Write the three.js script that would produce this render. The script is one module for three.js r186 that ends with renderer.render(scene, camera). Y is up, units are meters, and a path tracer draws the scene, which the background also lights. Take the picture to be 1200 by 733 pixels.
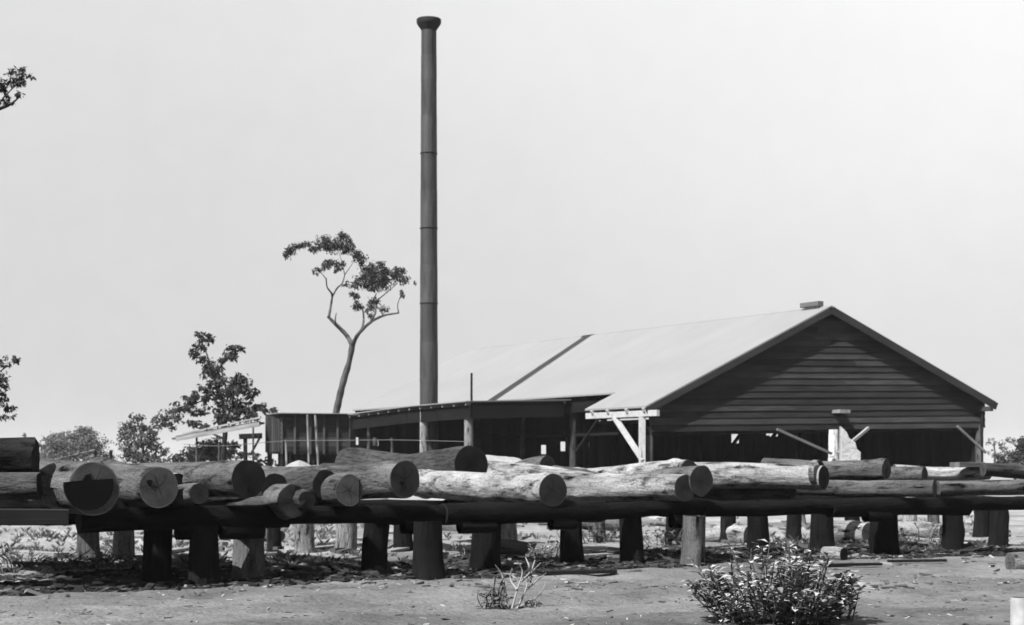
import * as THREE from 'three';
import { mergeGeometries } from 'three/addons/utils/BufferGeometryUtils.js';

// ------------------------------------------------------------------ camera, sky, sun, exposure
const F = 1893, HOR = 545, EYE = 1.6;                       // lens in picture widths of 1200; horizon row; eye height in metres
const scene = new THREE.Scene();
const camera = new THREE.PerspectiveCamera(2 * Math.atan(HOR / F) * 180 / Math.PI, 1200 / (2 * HOR), 0.5, 6000);
camera.position.set(0, EYE, 0);
camera.setViewOffset(1200, 2 * HOR, 0, 0, 1200, 733);      // a view camera with a risen front
camera.focus = 9; camera.userData.fStop = camera.getFocalLength() / 8;   // an old, slightly soft lens
camera.updateProjectionMatrix();
scene.add(camera);

const SUN = new THREE.Vector3(-0.437, 0.757, 0.486).normalize();
const sun = new THREE.DirectionalLight(0xffffff, 5);
sun.position.copy(SUN).multiplyScalar(200); sun.castShadow = true;
Object.assign(sun.shadow.camera, { left: -90, right: 90, top: 90, bottom: -90, near: 1, far: 500 });
sun.shadow.mapSize.set(4096, 4096);
sun.target.position.set(0, 0, -50);
sun.position.add(sun.target.position);
scene.add(sun, sun.target);

const renderer = new THREE.WebGLRenderer({ antialias: true });
renderer.setSize(1024, 625);
renderer.toneMapping = THREE.LinearToneMapping;
renderer.toneMappingExposure = 3;
renderer.shadowMap.enabled = true;

// ------------------------------------------------------------------ noise and random
function rng(seed) { let s = seed >>> 0; return () => { s = (s + 0x6d2b79f5) | 0; let t = Math.imul(s ^ (s >>> 15), 1 | s); t = (t + Math.imul(t ^ (t >>> 7), 61 | t)) ^ t; return ((t ^ (t >>> 14)) >>> 0) / 4294967296; }; }
function hash3(x, y, z) { let h = Math.imul(x, 374761393) ^ Math.imul(y, 668265263) ^ Math.imul(z, 2147483647 ^ 0x2545f491); h = Math.imul(h ^ (h >>> 13), 1274126177); h ^= h >>> 16; return (h >>> 0) / 4294967296; }
const fade = (t) => t * t * (3 - 2 * t), lerp = (a, b, t) => a + (b - a) * t, clamp = (x, a = 0, b = 1) => Math.min(b, Math.max(a, x));
function vnoise(x, y, z = 0, px = 0, py = 0) {
  const ix = Math.floor(x), iy = Math.floor(y), iz = Math.floor(z), fx = fade(x - ix), fy = fade(y - iy), fz = fade(z - iz);
  const wx = (k) => px ? ((k % px) + px) % px : k, wy = (k) => py ? ((k % py) + py) % py : k;
  const c = (i, j, k) => hash3(wx(ix + i), wy(iy + j), iz + k);
  return lerp(lerp(lerp(c(0, 0, 0), c(1, 0, 0), fx), lerp(c(0, 1, 0), c(1, 1, 0), fx), fy), lerp(lerp(c(0, 0, 1), c(1, 0, 1), fx), lerp(c(0, 1, 1), c(1, 1, 1), fx), fy), fz);
}
function fbm(x, y, z = 0, oct = 4, px = 0, py = 0) { let a = 0.5, s = 0, n = 0; for (let o = 0; o < oct; o++) { s += a * vnoise(x, y, z + o * 7.3, px, py); n += a; a *= 0.5; x *= 2; y *= 2; z *= 2; px *= 2; py *= 2; } return s / n; }

{ // sky: a bleached, faintly uneven haze, brighter overhead
  const W = 1024, H = 512, d = new Float32Array(W * H * 4);
  for (let y = 0; y < H; y++) for (let x = 0; x < W; x++) {
    const up = ((y + 0.5) / H - 0.5) * Math.PI, a = ((x + 0.5) / W) * Math.PI * 2, i = (y * W + x) * 4;
    const c = [Math.cos(a) * Math.cos(up), Math.sin(up), Math.sin(a) * Math.cos(up)];
    const t = clamp(Math.sin(Math.max(up, 0)) / 0.3);
    let v = lerp(0.635, 0.76, t) + 0.06 * (fbm(c[0] * 7 + 20, c[1] * 12 + 20, c[2] * 7 + 20, 5) - 0.5) + 0.045 * (fbm(c[0] * 150 + 500, c[1] * 150 + 500, c[2] * 150 + 500, 2) - 0.5);
    v += 0.2 * fade(clamp(0.5 - c[0] * 1.7)) * fade(clamp(0.1 + t * 0.9)) + 0.03 * clamp(-c[0] * 3);   // thin veil, whiter high on the left
    d[i] = d[i + 1] = d[i + 2] = v / 3; d[i + 3] = 1;
  }
  const t = new THREE.DataTexture(d, W, H, THREE.RGBAFormat, THREE.FloatType);
  t.mapping = THREE.EquirectangularReflectionMapping; t.magFilter = THREE.LinearFilter; t.minFilter = THREE.LinearFilter; t.needsUpdate = true;
  scene.background = t; scene.environment = t;
}
scene.fog = new THREE.FogExp2(0xd8d8d8, 0.00013);

// ------------------------------------------------------------------ textures (linear grey)
function tex(W, H, f, rx = 1, ry = 1) {
  const d = new Uint8Array(W * H * 4);
  for (let y = 0; y < H; y++) for (let x = 0; x < W; x++) { const v = clamp(f(x / W, y / H)) * 255, i = (y * W + x) * 4; d[i] = d[i + 1] = d[i + 2] = v; d[i + 3] = 255; }
  const t = new THREE.DataTexture(d, W, H); t.wrapS = t.wrapT = THREE.RepeatWrapping; t.magFilter = THREE.LinearFilter; t.minFilter = THREE.LinearMipmapLinearFilter; t.generateMipmaps = true;
  t.repeat.set(rx, ry); t.needsUpdate = true; return t;
}
const T = {};
// bark: u runs round the log, v along it; one tile is 1.6 x 3.2 m
T.bark = tex(1024, 1024, (u, v) => { const w = fbm(u * 6, v * 6, 2, 3, 6, 6), st = fbm(u * 44 + w * 4, v * 16, 0, 4, 44, 16), fl = fbm(u * 12, v * 16, 5, 5, 12, 16), sp = fbm(u * 120, v * 160, 7, 2, 120, 160); return 0.34 + 0.3 * st + 0.55 * (fl - 0.45) + 0.35 * (sp - 0.5) - (sp < 0.27 ? 0.14 : 0) - (st < 0.33 ? 0.16 : 0) + 0.1 + 0.5 * (fbm(u * 3, v * 5, 12, 3, 3, 5) - 0.5) - 0.35 * clamp(1 - Math.abs(fbm(u * 22, v * 7, 15, 3, 22, 7) - 0.5) * 14); }, 1 / 1.6, 1 / 3.2);
T.barkBump = tex(1024, 1024, (u, v) => { const w = fbm(u * 6, v * 6, 2, 3, 6, 6); return 0.6 * fbm(u * 44 + w * 4, v * 16, 0, 4, 44, 16) + 0.4 * fbm(u * 110, v * 90, 3, 3, 110, 90); }, 1 / 1.6, 1 / 3.2);
// stripped wood of a barked log: faint long grain, broad weather stains, small knots of bark left on
T.bare = tex(1024, 1024, (u, v) => { const w = fbm(u * 5, v * 4, 2, 3, 5, 4), st = fbm(u * 36 + w * 3, v * 6, 0, 4, 36, 6), bl = fbm(u * 5, v * 6, 5, 5, 5, 6), fl = fbm(u * 16, v * 10, 8, 4, 16, 10), sp = fbm(u * 120, v * 120, 7, 2, 120, 120); return 0.74 + 0.3 * (st - 0.5) + 0.85 * (bl - 0.5) + 0.3 * (sp - 0.5) - 2.6 * clamp(fl - 0.57) - (sp < 0.3 ? 0.2 : 0) - 0.3 * clamp(1 - Math.abs(fbm(u * 26, v * 9, 15, 3, 26, 9) - 0.5) * 18) - 0.25 * clamp(1 - Math.abs(st - 0.42) * 40); }, 1 / 1.6, 1 / 3.2);
// sawn and weathered timber: v along the grain, one tile is 0.9 x 3 m
T.grain = tex(512, 512, (u, v) => { const g = fbm(u * 60 + 2 * fbm(u * 5, v * 3, 1, 2, 5, 3), v * 4, 0, 4, 60, 4), b = fbm(u * 5, v * 5, 9, 3, 5, 5); return 0.3 + 0.5 * g + 0.6 * (b - 0.35); }, 1 / 0.9, 1 / 3);
T.dirt = tex(1024, 1024, (u, v) => { const a = fbm(u * 7, v * 7, 0, 6, 7, 7), b = fbm(u * 60, v * 60, 3, 3, 60, 60), p = fbm(u * 150, v * 150, 8, 2, 150, 150); return 0.2 + 0.55 * a + 0.32 * b + (p > 0.74 ? 0.08 : 0) - (p < 0.28 ? 0.14 : 0); }, 1 / 5.3, 1 / 5.3);
T.dirtBump = tex(1024, 1024, (u, v) => 0.6 * fbm(u * 24, v * 24, 4, 5, 24, 24) + 0.4 * fbm(u * 120, v * 120, 6, 2, 120, 120), 1 / 4.1, 1 / 4.1);
T.iron = tex(512, 512, (u, v) => 0.72 + 0.07 * fbm(u * 30, v * 3, 1, 4, 30, 3) + 0.16 * (fbm(u * 5, v * 5, 4, 4, 5, 5) - 0.5), 1 / 6, 1 / 8);
T.corr = tex(256, 8, (u) => 0.5 + 0.5 * Math.sin(u * Math.PI * 2 * 8), 1 / 0.8, 1);
T.rust = tex(512, 512, (u, v) => { const a = fbm(u * 8, v * 4, 1, 5, 8, 4), s = fbm(u * 36, v * 2, 6, 4, 36, 2), p = fbm(u * 90, v * 60, 9, 2, 90, 60); return 0.1 + 0.7 * a + 0.5 * (s - 0.2) + 0.25 * (p - 0.5); }, 1, 1);
T.dust = tex(256, 256, (u, v) => 0.55 + 0.35 * fbm(u * 30, v * 30, 1, 4, 30, 30) + 0.25 * (fbm(u * 4, v * 4, 3, 3, 4, 4) - 0.5), 1 / 2.3, 1 / 2.3);
function ringTex(seed, dark) {
  return tex(256, 256, (u, v) => {
    const x = u - 0.5 + 0.03 * (fbm(u * 5, v * 5, seed, 2) - 0.5), y = v - 0.5 + 0.03 * (fbm(u * 5, v * 5, seed + 9, 2) - 0.5), r = Math.hypot(x, y) * 2, a = Math.atan2(y, x);
    const wob = r + 0.1 * fbm(Math.cos(a) * 2 + seed, Math.sin(a) * 2, seed, 3);
    let c = 0.5 + 0.1 * Math.sin(wob * 75) * (0.25 + vnoise(wob * 14, 0, seed)) + 0.55 * (fbm(u * 5, v * 5, seed, 5) - 0.5) + 0.24 * (vnoise(u * 110, v * 110, seed) - 0.5);
    c *= lerp(dark, 1, clamp(r * 1.25));                       // heartwood
    const k = 5 + seed % 4, sa = a * k / (Math.PI * 2) + vnoise(r * 5, seed) * 0.35, cr = Math.abs(sa - Math.round(sa)) / k * Math.PI * 2 * r;
    if (cr < 0.02 * (1.15 - r) && r > 0.05 && hash3(Math.round(sa), seed, 3) > 0.5) c *= 0.15;  // drying cracks
    if (r < 0.05) c *= 0.5;
    if (r > 0.94) c = 0.95 + 0.3 * (fbm(a * 3, r * 9, seed, 3) - 0.5);                                    // sapwood
    return c;
  });
}
T.ends = [ringTex(1, 0.75), ringTex(2, 0.5), ringTex(3, 0.8), ringTex(5, 0.6)];

// ------------------------------------------------------------------ materials
const M = {}, K = 0.76;
const std = (c, o = {}) => { const m = new THREE.MeshPhysicalMaterial({ roughness: 1, metalness: 0, specularIntensity: 0.12, side: THREE.DoubleSide, ...o }); m.color.setRGB(c * K, c * K, c * K); return m; };
const wood = (c) => std(c, { map: T.grain, bumpMap: T.grain, bumpScale: 0.006 });
M.log = {
  pale: std(0.25, { map: T.bare, bumpMap: T.barkBump, bumpScale: 0.014, vertexColors: true }),
  mid: std(0.088, { map: T.bare, bumpMap: T.barkBump, bumpScale: 0.02, vertexColors: true }),
  dark: std(0.06, { map: T.bark, bumpMap: T.barkBump, bumpScale: 0.03, vertexColors: true }),
  black: std(0.018, { map: T.bark, bumpMap: T.barkBump, bumpScale: 0.03, vertexColors: true }),
};
M.end = [0.1, 0.04, 0.14, 0.022].map((c) => T.ends.map((t) => std(c, { map: t, bumpMap: t, bumpScale: 0.008 })));
M.hole = std(0.004);
M.post = [0.009, 0.012, 0.007].map((c) => std(c, { map: T.bark, bumpMap: T.barkBump, bumpScale: 0.03, vertexColors: true }));  // near-black: the shade under the logs is put into the tone
M.postWhite = std(0.8, { map: T.bark, bumpMap: T.barkBump, bumpScale: 0.02, vertexColors: true });
M.postPale = std(0.26, { map: T.bark, bumpMap: T.barkBump, bumpScale: 0.02, vertexColors: true });
M.bearer = std(0.0065, { map: T.bark, bumpMap: T.barkBump, bumpScale: 0.03, vertexColors: true });  // shade below the logs is part of this near-black colour
M.boards = [0.027, 0.044, 0.022, 0.054, 0.034].map(wood);
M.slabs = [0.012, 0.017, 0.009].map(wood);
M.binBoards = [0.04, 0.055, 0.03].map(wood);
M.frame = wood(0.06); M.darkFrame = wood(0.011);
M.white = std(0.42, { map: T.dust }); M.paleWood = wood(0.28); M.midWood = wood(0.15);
M.roof = std(0.235, { map: T.iron, bumpMap: T.corr, bumpScale: 0.012, roughness: 0.6 });
M.roofEdge = std(0.09); M.barge = wood(0.035); M.flash = std(0.06);
M.stack = std(0.09, { map: T.rust, roughness: 0.55, metalness: 0.15 });
M.stackTop = std(0.03, { map: T.rust, roughness: 0.8 });
M.dust = std(0.3, { map: T.dust, bumpMap: T.dust, bumpScale: 0.05 });
M.dustMid = std(0.17, { map: T.dust, bumpMap: T.dust, bumpScale: 0.06 });
M.wire = std(0.12, { metalness: 0.4, roughness: 0.6 });
M.trunk = std(0.09, { map: T.bark, bumpMap: T.barkBump, bumpScale: 0.02 });
M.trunkDark = std(0.03, { map: T.bark });
const leafMat = (c) => std(c, { vertexColors: true, roughness: 0.8 });
M.leafDark = leafMat(0.03); M.leafMid = leafMat(0.05); M.leafHaze = leafMat(0.075); M.leafBush = leafMat(0.22);  // far leaves are paler, with distance haze put into their colour
M.twig = std(0.2); M.twigDark = std(0.06);
M.grass = leafMat(0.08);
M.chip = std(0.33, { vertexColors: true });

// ------------------------------------------------------------------ object helpers
const V = (x, y, z) => new THREE.Vector3(x, y, z);
const at = (u, v, z) => V((u - 600) / F * z, EYE - (v - HOR) / F * z, -z);      // survey point: bearing, elevation and measured distance
const used = {};
function numbered(n) { const k = used[n] = (used[n] ?? -1) + 1; return k ? `${n}_${String(k).padStart(3, '0')}` : n; }
function thing(name, label, category, base, group) {
  const o = new THREE.Group(); o.name = numbered(name); o.position.copy(base); o.userData = { label, category };
  if (group) o.userData.group = group;
  scene.add(o); return o;
}
// geometry is given in world coordinates and hung on its thing
function part(t, name, geo, mat, label) {
  let p = t, off = V(0, 0, 0); while (p && p !== scene) { off.add(p.position); p = p.parent; }
  const g = geo.clone(); g.translate(-off.x, -off.y, -off.z);
  const m = new THREE.Mesh(g, mat); m.name = name; m.castShadow = m.receiveShadow = true;
  if (label) m.userData.label = label;
  t.add(m); return m;
}
function solo(name, label, category, geo, mat, group) {
  geo.computeBoundingBox(); const b = geo.boundingBox, c = V((b.min.x + b.max.x) / 2, b.min.y, (b.min.z + b.max.z) / 2);
  const g = geo.clone().translate(-c.x, -c.y, -c.z), m = new THREE.Mesh(g, mat); m.name = numbered(name); m.position.copy(c); m.castShadow = m.receiveShadow = true;
  m.userData = { label, category }; if (group) m.userData.group = group;
  scene.add(m); return m;
}
function struct(name, geo, mat, kind = 'structure', label) { const m = new THREE.Mesh(geo, mat); m.name = name; m.userData.kind = kind; if (label) m.userData.label = label; m.castShadow = m.receiveShadow = true; scene.add(m); return m; }
// squared timber from p to q; width w is level, height h is the other way; uv in metres, v along
function beam(p, q, w, h, rot = 0) {
  const d = q.clone().sub(p), L = d.length(), ch = Math.min(w, h) * 0.06, s = new THREE.Shape();
  const a = w / 2, b = h / 2;
  s.moveTo(-a + ch, -b); s.lineTo(a - ch, -b); s.lineTo(a, -b + ch); s.lineTo(a, b - ch); s.lineTo(a - ch, b); s.lineTo(-a + ch, b); s.lineTo(-a, b - ch); s.lineTo(-a, -b + ch); s.closePath();
  const g = new THREE.ExtrudeGeometry(s, { depth: L, bevelEnabled: false, steps: 1 });
  const pos = g.attributes.position, nor = g.attributes.normal, uv = g.attributes.uv, ou = hash3(Math.round(p.x * 97), Math.round(p.y * 89), Math.round(p.z * 83)) * 7;
  for (let i = 0; i < pos.count; i++) { const side = Math.abs(nor.getZ(i)) < 0.5; uv.setXY(i, ou + (side ? (Math.abs(nor.getX(i)) > 0.5 ? pos.getY(i) : pos.getX(i)) : pos.getX(i)), ou * 3 + (side ? pos.getZ(i) : pos.getY(i) * 0.2)); }
  const z = d.clone().normalize(), up = Math.abs(z.y) > 0.98 ? V(0, 0, 1) : V(0, 1, 0), x = up.clone().cross(z).normalize(), y = z.clone().cross(x);
  if (rot) { const c = Math.cos(rot), s2 = Math.sin(rot), x2 = x.clone().multiplyScalar(c).addScaledVector(y, s2); y.multiplyScalar(c).addScaledVector(x, -s2); x.copy(x2); }
  g.applyMatrix4(new THREE.Matrix4().makeBasis(x, y, z).setPosition(p));
  return g;
}
function frameOf(z0) { const z = z0.clone().normalize(), up = Math.abs(z.y) > 0.95 ? V(0, 0, 1) : V(0, 1, 0), x = up.clone().cross(z).normalize(); return [x, z.clone().cross(x), z]; }
// a round timber from p to q: uneven, slightly bent; returns bark tube and two end discs
function round(p, q, r0, r1, { seed = 1, rough = 0.07, bend = 0.02, seg = 28, along = 18, blotch = 0.5, cut = 0.008, flare = 0, squash = 1, knots = 0 } = {}) {
  const kr = rng(seed * 77 + 5), kn = Array.from({ length: knots }, () => [kr(), kr() * 6.283, (0.012 + 0.03 * kr()) * (kr() < 0.25 ? -1 : 1), 0.05 + 0.07 * kr()]);
  const d = q.clone().sub(p), L = d.length(), [x, y, z] = frameOf(d), pos = [], uv = [], col = [], idx = [];
  const ring = (t, j) => {
    const a = j / seg * Math.PI * 2, ca = Math.cos(a), sa = Math.sin(a);
    let r = lerp(r0, r1, t) * (1 + flare * Math.pow(1 - t, 6));
    r *= 1 + rough * 2 * (fbm(ca * 1.1 + seed * 3.1, sa * 1.1, t * L * 0.7 + seed, 3) - 0.5) + rough * 0.6 * (vnoise(ca * 4 + seed, sa * 4, t * L * 2.2) - 0.5);
    for (const [kt, ka, kh, kw] of kn) { const da = Math.atan2(Math.sin(a - ka), Math.cos(a - ka)) * r0, dl = (t - kt) * L; r += kh * Math.exp(-(da * da + dl * dl * 0.6) / (kw * kw)); }
    const bx = bend * L * (vnoise(t * 2, seed) - 0.5), by = bend * L * (vnoise(t * 2, seed + 40) - 0.5);
    const e = t === 0 || t === 1 ? cut * r0 * 4 * (vnoise(ca * 1.5 + seed, sa * 1.5, 7) - 0.5) : 0;
    return p.clone().addScaledVector(z, t * L + e).addScaledVector(x, bx + ca * r).addScaledVector(y, by + sa * r * squash);
  };
  for (let i = 0; i <= along; i++) for (let j = 0; j <= seg; j++) {
    const t = i / along, v = ring(t, j % seg), a = j / seg * Math.PI * 2; pos.push(v.x, v.y, v.z); uv.push(j / seg * Math.PI * 2 * r0 + seed * 0.37, t * L + seed * 1.7);
    const c = clamp(1 + blotch * 2.2 * (fbm(Math.cos(a) * 1.3 + seed * 5, Math.sin(a) * 1.3, t * L * 0.9, 4) - 0.52), 0.25, 1.5) ; col.push(c, c, c);
  }
  const k = seg + 1;
  for (let i = 0; i < along; i++) for (let j = 0; j < seg; j++) idx.push(i * k + j, i * k + j + 1, (i + 1) * k + j, i * k + j + 1, (i + 1) * k + j + 1, (i + 1) * k + j);
  const mk = (P, U, I, C) => { const g = new THREE.BufferGeometry(); g.setAttribute('position', new THREE.Float32BufferAttribute(P, 3)); g.setAttribute('uv', new THREE.Float32BufferAttribute(U, 2)); if (C) g.setAttribute('color', new THREE.Float32BufferAttribute(C, 3)); g.setIndex(I); g.computeVertexNormals(); return g; };
  const disc = (t) => {
    const P = [], U = [], I = []; const c = V(0, 0, 0); for (let j = 0; j < seg; j++) c.add(ring(t, j)); c.divideScalar(seg);
    P.push(c.x, c.y, c.z); U.push(0.5, 0.5);
    for (let m = 1; m <= 4; m++) for (let j = 0; j < seg; j++) { const a = j / seg * Math.PI * 2, f = m / 4, v = c.clone().lerp(ring(t, j), f * (m === 4 ? 0.997 : 1)); if (m < 4) v.addScaledVector(z, 0.003 * (hash3(j, m, seed) - 0.5)); P.push(v.x, v.y, v.z); U.push(0.5 + 0.49 * f * Math.cos(a + seed), 0.5 + 0.49 * f * Math.sin(a + seed)); }
    for (let j = 0; j < seg; j++) { const n = (j + 1) % seg; I.push(0, 1 + j, 1 + n); for (let m = 0; m < 3; m++) I.push(1 + m * seg + j, 1 + (m + 1) * seg + j, 1 + (m + 1) * seg + n, 1 + m * seg + j, 1 + (m + 1) * seg + n, 1 + m * seg + n); }
    return mk(P, U, I);
  };
  const bark = mk(pos, uv, idx, col);
  { const n = bark.attributes.normal; for (let i = 0; i <= along; i++) { const a = i * k, b = a + seg, m = V(n.getX(a) + n.getX(b), n.getY(a) + n.getY(b), n.getZ(a) + n.getZ(b)).normalize(); n.setXYZ(a, m.x, m.y, m.z); n.setXYZ(b, m.x, m.y, m.z); } }
  return { bark, end0: disc(0), end1: disc(1), x, y, z };
}
let logSeed = 3;
// log lying on the skids; p is the centre of the sawn end in view, turn the bearing it runs away at (degrees left of straight ahead)
function log(label, p, turn, L, r0, r1, { bark = 'mid', end = 0, ring = 0, rise = 0, group, name = 'sawn_log', cat = 'log', ...o } = {}) {
  const a = turn * Math.PI / 180, q = p.clone().add(V(-Math.sin(a) * L, rise, -Math.cos(a) * L)), sd = logSeed++;
  const R = round(p, q, r0, r1, { seed: sd, seg: 40, along: Math.max(8, Math.round(Math.abs(L) * 10)), knots: Math.round(Math.abs(L) * 2.2), bend: 0.05, rough: 0.11, blotch: bark === 'pale' ? 0.8 : 0.55, ...o });
  const t = thing(name, label, cat, V((p.x + q.x) / 2, Math.min(p.y - r0, q.y - r1), (p.z + q.z) / 2), group);
  part(t, 'bark', R.bark, M.log[bark]); part(t, 'cut_end', R.end0, M.end[end][ring]); part(t, 'cut_end', R.end1, M.end[end][(ring + 1) % 4]);
  return { t, p, q, z: R.z, x: R.x, y: R.y };
}
const groundY = (x, z) => {                                    // z is the depth in front of the camera
  const far = clamp((z - 45) / 40);
  return (1 - far) * (0.15 * (fbm(x * 0.35 + 50, z * 0.35 + 50, 1, 4) - 0.5) + 0.08 * (fbm(x * 1.6 + 9, z * 1.6, 2, 3) - 0.5) + 0.035 * (fbm(x * 6 + 9, z * 6, 4, 2) - 0.5) - 0.05 * Math.exp(-Math.pow((z - 17.6 - 0.3 * x + 0.5 * Math.sin(x * 0.7)) / 0.16, 2)) - 0.05 * Math.exp(-Math.pow((z - 19.1 - 0.3 * x + 0.5 * Math.sin(x * 0.7 + 0.2)) / 0.16, 2))) + far * 0.25 * (fbm(x * 0.05 + 7, z * 0.05, 3, 2) - 0.5);
};
const onGround = (u, z) => { const x = (u - 600) / F * z; return V(x, groundY(x, z), -z); };

// ------------------------------------------------------------------ ground
{
  const xs = [], zs = [];
  for (let x = -16; x <= 16.01; x += 0.16) xs.push(x); for (let k = 1, x = 16, st = 0.25; x < 900; k++) { st *= 1.16; x += st; xs.push(x); xs.unshift(-x); }
  for (let z = 11; z <= 40; z += 0.16) zs.push(z); for (let z = 40, st = 0.25; z < 1500;) { st *= 1.12; z += st; zs.push(z); } for (let z = 11, st = 0.3; z > -250;) { st *= 1.3; z -= st; zs.unshift(z); }
  const P = [], U = [], C = [], I = [], n = xs.length;
  zs.forEach((z, i) => xs.forEach((x, j) => {
    P.push(x, groundY(x, z), -z); U.push(x, z);
    const trod = clamp(1 - Math.abs(z - (16.4 + 0.35 * (x + 4))) / 6);
    const c = clamp(0.8 + 1.3 * (fbm(x * 0.22 + 30, z * 0.3 + 11, 5, 5) - 0.5) + 0.16 * trod + 0.75 * clamp((z - 27.5 - 0.42 * x) / 3) * fbm(x * 0.5, z * 0.3 + 90, 9, 3) * 1.6 + 0.25 * (fbm(x * 1.3, z * 1.6 + 70, 6, 3) - 0.5), 0.35, 2.1); C.push(c, c, c);
    if (i && j) { const a = (i - 1) * n + j - 1; I.push(a, a + 1, a + n, a + 1, a + n + 1, a + n); }
  }));
  const g = new THREE.BufferGeometry(); g.setAttribute('position', new THREE.Float32BufferAttribute(P, 3)); g.setAttribute('uv', new THREE.Float32BufferAttribute(U, 2)); g.setAttribute('color', new THREE.Float32BufferAttribute(C, 3)); g.setIndex(I); g.computeVertexNormals();
  struct('ground', g, std(0.2, { map: T.dirt, bumpMap: T.dirtBump, bumpScale: 0.05, vertexColors: true }));
}

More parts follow.
